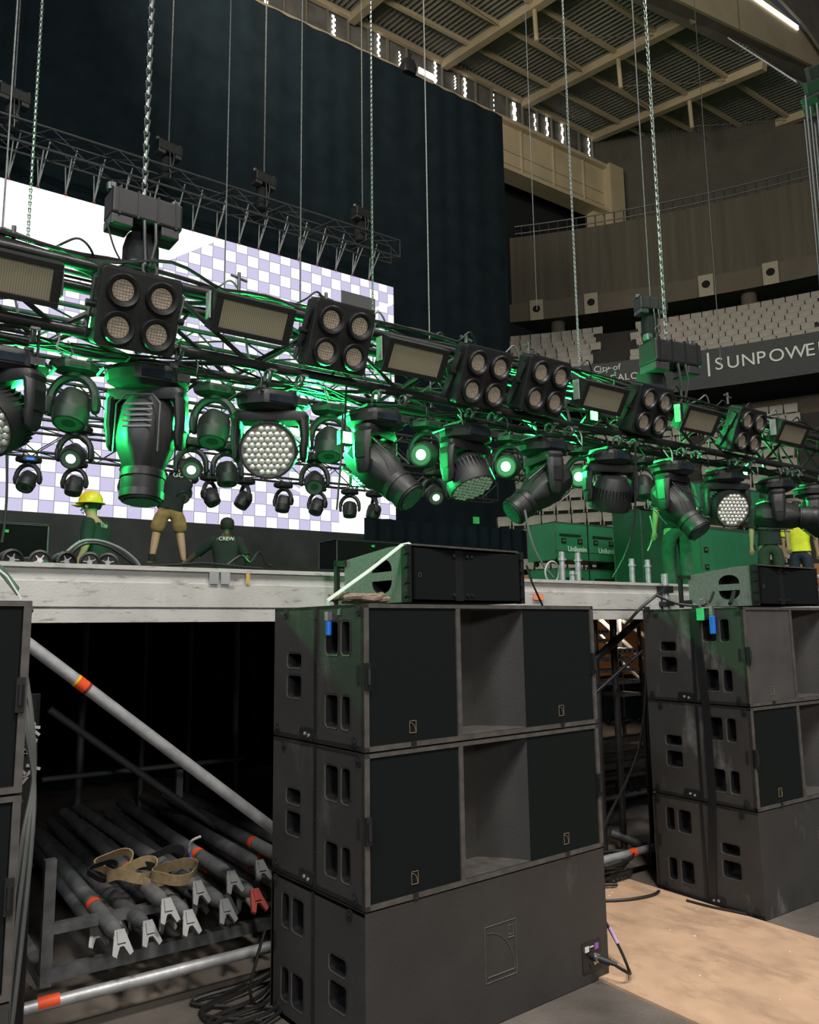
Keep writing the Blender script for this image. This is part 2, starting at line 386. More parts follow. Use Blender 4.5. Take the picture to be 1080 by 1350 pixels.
# ---- roof
YC = 25.28
M_ROOF = mat('roof_sheet', (.2, .19, .17), .7, 0, .1, .5)
rf = MB(); n = 460; vs = []
for i in range(n+1):
    x = -5+58*i/n; dz = .15 if i % 2 else 0
    for y in (YC, 15.0): vs.append((x, y, roof_z(y)+dz))
rf.add(vs, [(2*i, 2*i+2, 2*i+3, 2*i+1) for i in range(n)]); struct(rf.build('ceiling', M_ROOF))
def beam(name, a, b, wd, h, m, lab, group=None, bev=0):
    a = Vector(a); b = Vector(b); d = b-a; q = d.to_track_quat('X', 'Z').to_matrix()
    o = MB().box((a+b)/2, (d.length, wd, h), q).build(name, m, origin=a, bevel=bev); return tag(o, lab, 'roof beam', group)
for k, x in enumerate((9.7, 15.0, 20.3, 25.6, 30.9, 36.2)):
    o = beam('roof_beam', (x, YC, roof_z(YC)-.3), (x, 15, roof_z(15)-.3), .36, .4, M_CREAM, 'x'); struct(o); o.name = 'trim_roof_rafter'
    struct(MB().cyl((x, 19.0, roof_z(19)-.4), (x, 18.95, roof_z(19)-2.0), .1, n=8).build('trim_roof_strut', M_CREAM))
    for x2, y2 in ((x+5.3, 21.1), (x+5.3, 16.8)):
        struct(MB().cyl((x, 18.95, roof_z(19)-1.9), (x2, y2, roof_z(y2)-.3), .018, n=6).build('trim_roof_tie', mat('tie_grey', (.2, .18, .15), .7)))
for k, y in enumerate((23.2, 21.1, 19.0, 16.8)):
    struct(MB().box((24, y, roof_z(y)-.17), (58, .16, .18), None).build('trim_roof_purlin', M_CREAM))
# clerestory with gaps of daylight
struct(MB().bb((-6, YC+.2, 26.3), (33, YC+.3, 29.5)).build('wall_clerestory', mat('clerestory_louvre', (.14, .14, .13), .7, 0, .5, .8)))
cp = MB(); cp.bb((-6, YC-.1, 29.05), (32, YC+.1, 29.3))
struct(cp.build('trim_clerestory_top', M_CREAM))
for k in range(22):
    x = 9.5+k*1.07
    struct(MB().bb((x-.04, YC+.02, 26.3), (x+.04, YC+.16, 29.1)).build('trim_clerestory_post', mat('post_grey', (.22, .2, .17), .7)))
for k, (px, y0, y1, wd) in enumerate(((351, 0, 8, .1), (440, 20, 52, .12), (499, 42, 80, .1), (527, 68, 92, .05), (574, 82, 110, .1), (613, 103, 135, .12), (678, 135, 186, .2), (705, 150, 200, .07), (721, 155, 205, .12), (741, 162, 212, .12), (776, 182, 220, .07), (793, 186, 234, .12), (600, 100, 118, .04), (650, 120, 150, .04))):
    a = at(px, y0, Y=YC+.1); b = at(px, y1, Y=YC+.1); mb = MB(); nn = 9
    for j in range(nn):
        z = a.z+(b.z-a.z)*(j+.5)/nn; mb.box((a.x+(.03 if j % 2 else -.03), YC+.1, z), (wd, .03, abs(a.z-b.z)/nn*.8))
    struct(mb.build('window_%d' % (k+1), M_DAY))
a = at(552, 92, Y=YC); b = at(573, 103, Y=YC)
struct(MB().box((a+b)/2, ((b-a).length, .04, .3), Matrix.Rotation(-math.atan2(a.z-b.z, (b-a).xy.length), 3, 'Y').inverted()).build('window_skylight', M_DAY))
# plate girder under the clerestory
g = MB(); g.bb((-6, YC-1.0, 23.9), (31.2, YC-.6, 26.5)); g.bb((-6, YC-1.3, 26.4), (31.6, YC-.3, 26.6)); g.bb((-6, YC-1.3, 23.8), (31.2, YC-.3, 23.95))
for k in range(9): x = 13+k*2.25; g.bb((x, YC-1.08, 23.9), (x+.06, YC-1, 26.4))
struct(g.build('trim_plate_girder', M_CREAM))
rv = MB()
for k in range(130):
    for z in (25.0, 24.3): rv.box((20.5+k*.08, YC-1.02, z), (.03, .03, .03))
struct(rv.build('trim_girder_rivets', mat('rivet_brown', (.2, .15, .09), .7)))
struct(MB().bb((30.4, YC-1.5, 22.2), (31.5, YC-.4, 26.6)).build('trim_end_column', M_CREAM))
struct(MB().bb((29.6, YC-.9, 22.2), (30.3, YC-.4, 24)).build('trim_end_column', M_CREAM))
struct(MB().bb((-8, YC+.6, 14), (34, YC+.8, 26)).build('wall_back', mat('void_dark', (.006, .007, .009), .95)))
# large haunched girder at the right of the roof
def quad(name, pts, m, th=.12):
    pts = [Vector(p) for p in pts]; nrm = (pts[1]-pts[0]).cross(pts[2]-pts[0]).normalized()*th
    vs = pts+[p+nrm for p in pts]; k = len(pts)
    return struct(MB().add(vs, [tuple(range(k))[::-1], tuple(range(k, 2*k))]+[(i, (i+1) % k, k+(i+1) % k, k+i) for i in range(k)]).build(name, m))
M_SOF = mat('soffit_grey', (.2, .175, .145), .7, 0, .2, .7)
YG = 14.6
b0, b1 = at(700, -90, Y=YG), at(1150, 127, Y=YG)      # bottom flange edge, far
c0, c1 = at(700, -60, Y=15.4), at(1150, 151, Y=15.4)
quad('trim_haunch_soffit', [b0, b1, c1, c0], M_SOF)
t0, t1 = at(700, -270, Y=YG), at(1060, 45, Y=YG)
t2 = Vector(b1); t2.z = t1.z
quad('trim_haunch_web', [b0, b1, t2, t1, t0], M_CREAM)
s0, s1 = at(920, -52, Y=YG-.15), at(1052, 40, Y=YG-.15)
sl = s1-s0; quad('window_rooflight', [s0, s1, s1+Vector((0, 0, .22)), s0+Vector((0, 0, .22))], M_DAY, .05)
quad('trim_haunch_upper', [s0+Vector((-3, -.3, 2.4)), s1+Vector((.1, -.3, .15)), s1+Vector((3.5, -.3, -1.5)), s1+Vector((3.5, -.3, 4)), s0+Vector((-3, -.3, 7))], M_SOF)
rv = MB()
for k in range(90): rv.box(b0.lerp(b1, k/90)+Vector((0, -.04, .18)), (.06, .04, .06))
struct(rv.build('trim_haunch_rivets', mat('rivet_brown', (.2, .15, .09), .7)))
for f in (.5, .78):
    p = b0.lerp(b1, f); struct(MB().bb((p.x-.05, YG-.12, p.z), (p.x+.05, YG, p.z+4)).build('trim_haunch_stiffener', M_CREAM))

# ================================================================== BACKDROP
def curtain(name, x0, x1, z0, z1, y, label, amp=.12, per=.55, mt=M_CURT, ydir=False):
    mb = MB(); n = int(abs(x1-x0)/per*8); vs = []
    for i in range(n+1):
        x = x0+(x1-x0)*i/n; ph = 2*PI*x/per
        yy = y+amp*math.sin(ph+.6*math.sin(x*1.3))*(1+.4*math.sin(x*.9))
        vs += [(x, yy, z0), (x+.05*math.sin(x*2), yy, z1)]
    mb.add(vs, [(2*i, 2*i+2, 2*i+3, 2*i+1) for i in range(n)], 0, True)
    return tag(mb.build(name, mt, origin=(x0, y, z0)), label, 'curtain')
curtain('stage_curtain', -9, 17.35, 2, 20.9, 18, 'tall black drape hanging behind the video wall', .02, .9)
curtain('stage_curtain', 9.6, 16.2, 1.9, 4.6, 15.6, 'low black drape at stage level right of the video wall', .05, .5)
tag(MB().box(at(628, 686, Y=15.5), (.22, .03, .2)).build('green_card', mat('green_card', (.05, .55, .12), .6)), 'small green card on the black drape right of the video wall', 'card')

# ---- LED wall
def led_material():
    m = bpy.data.materials.new('video_wall_picture'); m.use_nodes = True; nt = m.node_tree; N = nt.nodes; L = nt.links
    b = N['Principled BSDF']; b.inputs['Base Color'].default_value = (.02, .02, .02, 1)
    tc = N.new('ShaderNodeTexCoord'); sx = N.new('ShaderNodeSeparateXYZ'); L.new(tc.outputs['Object'], sx.inputs[0])
    def mth(op, a, bb=None):
        n = N.new('ShaderNodeMath'); n.operation = op
        for i, v in enumerate((a, bb)):
            if v is None: continue
            if isinstance(v, (int, float)): n.inputs[i].default_value = v
            else: L.new(v, n.inputs[i])
        return n.outputs[0]
    CW = .333
    u = mth('DIVIDE', sx.outputs[0], CW); v = mth('DIVIDE', sx.outputs[2], CW)
    par = mth('ABSOLUTE', mth('MODULO', mth('ADD', mth('FLOOR', u), mth('FLOOR', v)), 2))
    fu = mth('FRACT', u); fv = mth('FRACT', v)
    line = mth('MAXIMUM', mth('LESS_THAN', fu, .07), mth('LESS_THAN', fv, .07))
    mx = N.new('ShaderNodeMixRGB'); mx.inputs[1].default_value = (1, 1, 1, 1); mx.inputs[2].default_value = (.58, .54, .77, 1); L.new(par, mx.inputs[0])
    m2 = N.new('ShaderNodeMixRGB'); m2.inputs[2].default_value = (.36, .35, .48, 1); L.new(line, m2.inputs[0]); L.new(mx.outputs[0], m2.inputs[1])
    # white caption area upper left (object x from left edge 0, z from bottom 0)
    x, z = sx.outputs[0], sx.outputs[2]
    xw, zw = mth('ADD', x, LEDX), mth('ADD', z, LEDZ)
    l1 = mth('GREATER_THAN', zw, mth('MAXIMUM', mth('ADD', mth('MULTIPLY', xw, .475), 9.01), mth('ADD', mth('MULTIPLY', xw, .7), 8.08)))
    white = mth('MULTIPLY', l1, mth('LESS_THAN', xw, 6.1))
    wb = mth('MULTIPLY', mth('MULTIPLY', mth('GREATER_THAN', xw, 9.6), mth('LESS_THAN', xw, 10.9)), mth('LESS_THAN', zw, 6.1))
    l3 = mth('LESS_THAN', mth('ABSOLUTE', mth('SUBTRACT', zw, mth('SUBTRACT', 8.6, mth('MULTIPLY', xw, .38)))), .05)
    l3 = mth('MULTIPLY', l3, mth('MULTIPLY', mth('GREATER_THAN', xw, 5), mth('LESS_THAN', xw, 9)))
    l4 = mth('LESS_THAN', mth('ABSOLUTE', mth('SUBTRACT', zw, mth('ADD', mth('MULTIPLY', xw, .5), 5.9))), .05)
    l4 = mth('MULTIPLY', l4, mth('MULTIPLY', mth('GREATER_THAN', xw, 9.9), mth('LESS_THAN', xw, 11.5)))
    ww = mth('MAXIMUM', mth('MAXIMUM', white, wb), mth('MAXIMUM', l3, l4))
    m3 = N.new('ShaderNodeMixRGB'); m3.inputs[2].default_value = (1.05, 1.07, 1.06, 1); L.new(ww, m3.inputs[0]); L.new(m2.outputs[0], m3.inputs[1])
    dk = mth('MULTIPLY', mth('MULTIPLY', mth('GREATER_THAN', xw, 9.67), mth('LESS_THAN', xw, 10.87)), mth('MULTIPLY', mth('GREATER_THAN', zw, 10.95), mth('LESS_THAN', zw, 11.66)))
    m4 = N.new('ShaderNodeMixRGB'); m4.inputs[2].default_value = (.06, .06, .055, 1); L.new(dk, m4.inputs[0]); L.new(m3.outputs[0], m4.inputs[1])
    L.new(m4.outputs[0], b.inputs['Emission Color']); b.inputs['Emission Strength'].default_value = 1.05
    return m
LEDX, LEDZ = -6.0, 4.28
t = thing('video_wall', 'large bright video wall showing a white and lavender checker test picture', 'video wall', (LEDX, 17, LEDZ))
wdt, hgt = 17.55, 7.92
MB().bb((0, -.01, 0), (wdt, 0, hgt)).build('screen', led_material(), t)
MB().bb((0, .005, 0), (wdt, .12, hgt)).build('cabinet_frame', M_BLK, t)
rr = MB()
for k in range(9): rr.bb((k*2.1, .12, 0), (k*2.1+.08, .3, hgt))
rr.build('rear_support', M_TRUSSG, t)

# ---- truss builder
def truss(name, label, x0, x1, y, z, dy, h, r=.025, rb=.011, bay=.5, m=M_TRUSS, group=None, end=True):
    """box truss along x: lower front chord at (y, z), depth dy, height h"""
    t = thing(name, label, 'truss', (x0, y, z), 0, group); Lx = x1-x0
    cor = [(0, 0), (dy, 0), (0, h), (dy, h)]
    for cy, cz in cor: MB().cyl((0, cy, cz), (Lx, cy, cz), r, n=12).build('chord', m, t)
    n = max(1, round(Lx/bay)); b = Lx/n
    for k, (f0, f1) in enumerate(((0, 2), (1, 3), (0, 1), (2, 3))):
        mb = MB(); A, B = cor[f0], cor[f1]
        for i in range(n):
            p, q = (A, B) if i % 2 == 0 else (B, A)
            mb.cyl((i*b, *p), ((i+1)*b, *q), rb, n=6, caps=False)
        if end:
            for xx in (0, Lx):
                mb.cyl((xx, *A), (xx, *B), rb, n=6)
        mb.build('lattice', m, t)
    return t
# header truss over the video wall
truss('header_truss', 'grey box truss spanning above the video wall', -7, 11.35, 16.3, 12.86, .5, .55, .028, .014, .75, M_TRUSSG)
prot = None
for k, px in enumerate((15, 55, 92, 130, 167, 205, 238, 262, 294, 324, 350, 377, 403, 428, 453, 475, 497)):
    c = at(px, 200+px*.3, Y=16.5)
    if prot is None:
        prot = thing('lifting_sling', 'pale V shaped lifting sling with red shackle between header truss and video wall', 'sling', (c.x, 16.6, 12.86), 0, 'slings hanging below the header truss')
        MB().cyl((0, -.3, .02), (.02, .4, -.6), .014, n=6).cyl((-.05, .2, .0), (.02, .4, -.6), .014, n=6).cyl((.2, .2, .5), (.02, .4, -.6), .016, n=6).build('strap', mat('sling_grey', (.4, .4, .42), .6), prot)
        MB().tube([(.02+.03*math.sin(a*PI/5), .4, -.64+.055*math.cos(a*PI/5)) for a in range(11)], .012, 6).build('shackle', mat('shackle_red', (.35, .05, .04), .5), prot)
    else: copy_tree(prot, (c.x, 16.6, 12.86))
# upstage trusses
truss('lighting_truss', 'black box truss low over the front of the stage behind the front truss', -2.5, 8.6, 4.9, 4.18, .4, .4, .024, .01, .5)
truss('lighting_truss', 'black box truss in the middle of the stage', -3, 8.6, 7.8, 4.3, .4, .4, .024, .01, .5)
truss('lighting_truss', 'rearmost black box truss nearest the video wall', -3.5, 10.2, 10.8, 4.42, .4, .4, .024, .01, .5)
# front truss
FT = truss('front_truss', 'long black lighting truss running across the picture with blinders and strobes on its face', -3.2, 13.5, 2.3, 3.38, .36, .43, .036, .016, .62)
cross = MB()
for k in range(27):
    x = -3.2+k*.62
    if k % 2: cross.cyl((x+3.2, 0, 0), (x+3.2+.3, .36, .43), .012, n=6)
cross.build('cross_lattice', M_TRUSS, FT)

# ---- chains and hoists
def chain(label, x, y, z0, z1, R=.016, wire=.0065, m=M_CHAIN):
    """steel chain of real links"""
    L_ = R*2.6; n = int((z1-z0)/(L_*.78)); mb = MB(); 
    base = []
    for k in range(8):
        a = 2*PI*k/8; base.append((R*.72*math.cos(a), R*.55*math.sin(a)+math.copysign(R*.75, math.sin(a)+1e-9)))
    for i in range(n):
        z = z0+i*L_*.78; turn = i % 2; vs = []
        for (a, b) in base:
            l = math.hypot(a, b); na, nb = a/l, b/l
            for k in range(4):
                g = 2*PI*k/4; o = wire*math.cos(g); pq = wire*math.sin(g); aa, bb = a+na*o, b+nb*o
                vs.append((x+(aa if turn else pq), y+(pq if turn else aa), z+bb))
        mb.add(vs, [(j*4+k, j*4+(k+1) % 4, ((j+1) % 8)*4+(k+1) % 4, ((j+1) % 8)*4+k) for j in range(8) for k in range(4)], 0, True)
    return tag(mb.build('lifting_chain', m, origin=(x, y, z0)), label, 'chain')
def rope(label, x, y, z0, z1, r=.01, m=M_DSTEEL, name='steel_wire', cat='wire'):
    return tag(MB().cyl((x, y, z0), (x, y, z1), r, n=6).build(name, m, origin=(x, y, z0)), label, cat)
def hoist(label, x, y, z, rz=0, bag=1, s=1.0):
    t = thing('chain_hoist', label, 'hoist', (x, y, z), rz)
    t.scale = (s, s, s)
    MB().bb((-.25, -.11, -.09), (.25, .11, .11)).build('motor_housing', M_FIX, t, bevel=.018)
    mb = MB()
    for k in (-.2, -.07, .07, .2): mb.bb((k-.008, -.114, -.092), (k+.008, .114, .114))
    mb.build('cooling_rib', M_BLK, t)
    for k in (-.23, .23): MB().cyl((k, 0, .12), (k, 0, .17), .035, n=10).box((k, 0, .15), (.03, .09, .03)).build('lifting_eye', M_DSTEEL, t)
    for x0_, x1_ in ((-.25, -.1), (.1, .23)): MB().bb((x0_, -.1, -.16), (x1_, .1, -.09)).build('end_bracket', M_TRUSSG, t, bevel=.008)
    if bag: MB().loft([sup(.1, .09, -.12, 3), sup(.12, .11, -.2, 3), sup(.125, .11, -.5, 3), sup(.1, .09, -.58, 3)], M=Matrix.Translation((bag*.02, .1, 0))).build('chain_bag', M_TEE, t)
    mb = MB()
    for dx in (-.03, .05):
        mb.tube([(dx, -.12, -.1), (dx, -.14, -.25), (dx*.4, -.12, -.42)], .012)
    mb.tube([(.02+.05*math.sin(a*PI/5), -.12, -.45+.06*math.cos(a*PI/5)) for a in range(11)], .013)
    mb.tube([(0, -.12, -.5), (0, -.1, -.62)], .015)
    mb.build('load_hook', M_TRUSSG, t)
    return t
hoist('black chain hoist above the front truss in front of the white screen', -.21, 2.42, 4.30, math.radians(2), s=.92)
chain('heavy chain rising from the hoist in front of the white screen', -.21, 2.42, 4.46, 14, .023, .0085)
hoist('green lit chain hoist above the right half of the front truss', 5.4, 2.5, 4.42, math.radians(-12), bag=-7, s=1.25)
chain('heavy chain rising from the green lit hoist at right', 5.35, 2.5, 4.55, 15, .023, .0085)
hoist('small far chain hoist hanging higher behind the green lit hoist', 8.55, 5.1, 6.65, math.radians(-20), s=1)
rope('thin dark wire above the small far hoist', 8.55, 5.1, 6.8, 25)
chain('short chain below the small far hoist', 8.6, 5.05, 4.7, 6.1, .02, .008)
chain('fine chain at the left hanging in front of the white picture', -.53, 5.05, 4.6, 16)
chain('fine chain falling through the dark drape and past the corner of the screen', 3.24, 5.05, 4.6, 18)
chain('fine pale chain just right of the drape edge', 3.93, 2.45, 3.85, 14, .012, .005)
for k, (px, py, lab) in enumerate(((18, 135, 'dark hoist at the left end over the video wall'), (222, 205, 'dark hoist second from left over the video wall'), (348, 245, 'dark hoist third from left over the video wall'), (478, 290, 'dark hoist over the right end of the video wall'))):
    p = at(px, py, Y=16.5); h = hoist(lab, p.x, 16.5, p.z+.15, math.radians(10), 1); h.scale = (1.35, 1.35, 1.35)
    rope('thin dark wire above the '+lab[5:], p.x, 16.5, p.z+.3, 26, .02)
for px, y, z0, lab in ((300, 10, 5, 'thin dark cable crossing the drape left of centre'), (397, 8, 4.7, 'thin pale cable running down to the screen top middle'), (562, 10, 4.8, 'thin pale cable in front of the drape near its right side'), (10, 8, 4.7, 'thin cable at the far left over the drape'), (700, 12, 10, 'faint thin wire right of the drape'), (930, 12, 10, 'faint thin wire in front of the sponsor board')):
    p = at(px, 200, Y=y); rope(lab, p.x, y, z0, 24, .012, M_DSTEEL if px != 562 else M_STEEL)

# ================================================================== FRONT TRUSS LIGHTS
def blinder(label, x, z, tilt=22):
    t = thing('audience_blinder', label, 'blinder', (x, 2.08, z), (math.radians(tilt), 0, 0)); t.scale = (.92, 1, .93)
    MB().prism(rrect(-.262, -.25, .262, .25, .03), -.0, .15, Matrix.Rotation(PI/2, 4, 'X')).build('housing', M_FIX, t, (0, .15, 0), bevel=.006)
    MB().bb((-.24, .0, .25), (.24, .14, .262)).build('top_plate', M_TRUSSG, t)
    for sx in (-1, 1):
        for sz in (-1, 1):
            c = (sx*.125, 0, sz*.118)
            mb = MB(); prof = [(.105, .0), (.108, -.03), (.1, -.045), (.085, -.04), (.066, -.012)]; secs = []
            for r, yy in prof: secs.append([(r*math.cos(2*PI*i/28), yy, r*math.sin(2*PI*i/28)) for i in range(28)])
            rg = mb.loft(secs, caps=False).build('lamp_ring', M_BLK, t, c)
            ln = MB().cyl((0, -.02, 0), (0, -.01, 0), .068, n=24)
            gm = MB()
            ln.build('lens', mat('blinder_lens', (.62, .52, .42), .4, 0, .25, 45), rg)
            for j in range(-3, 4):
                hh = math.sqrt(max(0, .066**2-(j*.019)**2)); gm.box((j*.019, -.022, 0), (.0016, .002, 2*hh)); gm.box((0, -.022, j*.019), (2*hh, .002, .0016))
            gm.build('lens_grid', mat('grid_brown', (.16, .12, .09), .6), rg)
    for sx in (-1, 1):
        MB().box((sx*.285, .1, -.02), (.012, .06, .4), Matrix.Rotation(.25, 3, 'X')).build('yoke_arm', M_STEEL if sx > 0 else M_TRUSSG, t)
        MB().cyl((sx*.26, .08, 0), (sx*.32, .08, 0), .025, n=10).build('tilt_knob', M_BLK, t)
    MB().box((0, .24, -.14), (.58, .05, .012)).build('yoke_bar', M_TRUSSG, t)
    return t
def strobe(label, x, z, tilt=31):
    t = thing('strobe_light', label, 'strobe', (x, 2.1, z), (math.radians(tilt), 0, 0)); t.scale = (.9, 1, .88)
    MB().bb((-.31, 0, -.145), (.31, .11, .145)).build('housing', M_FIX, t, bevel=.008)
    f = MB(); f.bb((-.31, -.02, .105), (.31, .0, .145)).bb((-.31, -.02, -.145), (.31, 0, -.105)).bb((-.31, -.02, -.105), (-.255, 0, .105)).bb((.255, -.02, -.105), (.31, 0, .105))
    f.build('front_frame', M_BLK, t, bevel=.004)
    MB().bb((-.255, -.006, -.105), (.255, .001, .105)).build('led_panel', M_STROBE, t)
    gm = MB()
    for j in range(34): gm.box((-.25+j*.0152, -.008, 0), (.0025, .002, .21))
    gm.build('panel_mesh', mat('mesh_olive', (.2, .175, .12), .6), t)
    fin = MB()
    for j in range(14): fin.box((-.26+j*.04, .12, 0), (.006, .03, .24))
    fin.build('heat_sink', M_BLK, t)
    for sx in (-1, 1):
        MB().box((sx*.325, .07, .02), (.01, .07, .2), Matrix.Rotation(-.5, 3, 'X')).build('bracket', M_GAF if sx < 0 else M_TRUSSG, t)
    return t
units = [('s', 8, 366, 'strobe with pale mesh face at the far left end of the front truss'),
 ('b', 180, 417, 'largest nearest four lamp blinder below the hoist'),
 ('s', 331, 424, 'wide strobe panel right of the nearest blinder'),
 ('b', 445, 450, 'second four lamp blinder from the left'),
 ('s', 544, 477, 'strobe between the second and third blinders in front of the screen corner'),
 ('b', 633, 502, 'third four lamp blinder from the left'),
 ('b', 714, 513, 'fourth four lamp blinder from the left'),
 ('s', 791, 527, 'strobe just above the bright green lamp at right'),
 ('b', 854, 545, 'fifth blinder, just left of and below the green lit hoist'),
 ('s', 919, 556, 'strobe right of the green lit hoist'),
 ('b', 981, 571, 'sixth and farthest four lamp blinder'),
 ('s', 1040, 573, 'last strobe near the right edge of the picture')]
for k, px, py, lab in units:
    p = at(px, py, Y=2.14); (blinder if k == 'b' else strobe)(lab, p.x, p.z)

# ---- moving heads
def base_parts(t, s=1.0, clamps=True):
    b = MB().loft([octs(.17, .14, .0), octs(.22, .17, -.015), octs(.25, .18, -.05), octs(.24, .175, -.11), octs(.16, .14, -.14)]).build('base', M_FIX, t)
    MB().bb((-.09, -.186, -.1), (.09, -.172, -.05)).build('display', mat('display_glass', (.02, .03, .04), .1), b)
    MB().bb((.12, -.184, -.1), (.2, -.172, -.055)).build('connector_panel', M_TRUSSG, b)
    for sx in (-1, 1):
        MB().tube([(sx*.24, -.1, -.05), (sx*.275, -.08, -.06), (sx*.275, .08, -.06), (sx*.24, .1, -.05)], .012, 6).build('carry_handle', M_BLK, t)
    if clamps:
        for sx in (-.12, .12):
            c = MB().box((sx, 0, .012), (.05, .24, .02))
            c.tube([(sx, -.2+.045*math.cos(a*PI/6), .055+.045*math.sin(a*PI/6)) for a in range(-1, 9)], .012, 6)
            c.cyl((sx, -.24, .02), (sx, -.28, .07), .01, n=6); c.box((sx, -.29, .08), (.05, .015, .015))
            c.build('clamp', M_DSTEEL, t)
def arm_mb(sx, rin, pz, w=.06, d=.15):
    x = sx*(rin+w/2)
    return MB().loft([octs(w/2+.01, d/2, -.16, .75, ox=x*.85), octs(w/2+.006, d/2+.01, -.21, .75, ox=x), octs(w/2, d/2, (pz-.2)/2-.05, .75, ox=x*1.04), octs(w/2, d/2*.95, pz, .75, ox=x), octs(w/2*.8, d/2*.75, pz-.07, .75, ox=x), octs(w/2*.5, d/2*.45, pz-.09, .75, ox=x)])
def yoke_parts(t, rin, pz, pan, dark=True):
    y = MB().loft([sup(rin+.05, .085, -.14, 5), sup(rin+.07, .09, -.17, 5), sup(rin+.06, .08, -.21, 5)]).build('yoke', M_FIX, t, (0, 0, 0), (0, 0, pan))
    for sx in (-1, 1):
        arm_mb(sx, rin, pz).build('yoke_arm', M_FIX, y)
        MB().box((sx*(rin+.068), 0, pz+.08), (.006, .08, .12)).build('arm_cover', M_BLK, y)
    return y
def spot(label, loc, d, s=1.0, scale=1.0, name='spot_moving_head', rz=0, clamps=True):
    d = Vector(d).normalized(); tilt = math.acos(-d.z); pan = math.atan2(-d.x, d.y)-rz
    if s < 0: tilt = -tilt; pan += PI
    t = thing(name, label, 'moving light', loc, rz); t.scale = (scale,)*3
    pz = -.42; base_parts(t, clamps=clamps); yoke_parts(t, .175, pz, pan)
    S = [(.25, .08, .09, .68), (.235, .12, .13, .68), (.17, .165, .15, .68), (-.02, .168, .165, .68), (-.1, .158, .158, .68), (-.2, .13, .13, .6), (-.24, .12, .12, .53)]
    h = MB().loft([octs(a, b, z, k_, 32) for z, a, b, k_ in S]).loft([sup(r_, r_, z, 2, 32) for z, r_ in ((-.23, .128), (-.40, .122), (-.42, .115))]).build('head', M_FIX, t, (0, 0, pz), (tilt, 0, pan))
    MB().loft([sup(.134, .134, -.25, 2, 32), sup(.134, .134, -.28, 2, 32)]).loft([sup(.13, .13, -.36, 2, 32), sup(.13, .13, -.405, 2, 32)]).build('focus_ring', M_BLK, h)
    MB().cyl((0, 0, -.418), (0, 0, -.426), .1, n=28).build('front_lens', M_PROJ, h)
    v = MB()
    for sy in (-1, 1):
        for j in range(5): v.box((0, sy*.168, -.0+j*.035), (.17, .006, .012))
        v.tube([(-.13, sy*.163, -.16), (-.13, sy*.17, .14), (-.08, sy*.168, .2), (.08, sy*.168, .2), (.13, sy*.17, .14), (.13, sy*.163, -.16)], .006, 5)
    v.build('vent_panel', M_FIXL, h)
    return t
def wash(label, loc, d, s=1, scale=1.0, rz=0, lit=False, clamps=True):
    d = Vector(d).normalized(); tilt = math.acos(-d.z); pan = math.atan2(-d.x, d.y)-rz
    if s < 0: tilt = -tilt; pan += PI
    t = thing('wash_moving_head', label, 'moving light', loc, rz); t.scale = (scale,)*3
    pz = -.40; base_parts(t, clamps=clamps); yoke_parts(t, .205, pz, pan)
    S = [(.17, .08), (.16, .12), (.1, .16), (.0, .19), (-.06, .2), (-.13, .2), (-.15, .196), (-.15, .186), (-.135, .182)]
    h = MB().loft([sup(a, a, z, 2, 36) for z, a in S], caps=True).build('head', M_FIX, t, (0, 0, pz), (tilt, 0, pan))
    f = MB()
    for j in range(36):
        a = 2*PI*j/36; f.box((.185*math.cos(a), .185*math.sin(a), .0), (.03, .006, .12), Matrix.Rotation(a, 3, 'Z'))
    f.build('cooling_fin', M_BLK, h)
    L_ = MB(); hexr = .0265; cells = []
    for q in range(-4, 5):
        for r in range(-4, 5):
            if abs(q+r) <= 4 and max(abs(q), abs(r)) <= 4:
                X = hexr*1.62*(q+r/2); Y = hexr*1.62*r*.866
                if math.hypot(X, Y) < .165: cells.append((X, Y))
    for X, Y in cells:
        secs = [[(X+rr_*math.cos(2*PI*i/10), Y+rr_*math.sin(2*PI*i/10), zz) for i in range(10)] for rr_, zz in ((.0205, -.137), (.0195, -.146), (.014, -.152), (.006, -.155))]
        L_.loft(secs)
    L_.build('lens_array', M_LITL if lit else M_LENS, h)
    MB().cyl((0, 0, -.1), (0, 0, -.138), .184, n=36).build('lens_plate', mat('lens_plate', (.3, .29, .27), .35, .5), h)
    return t
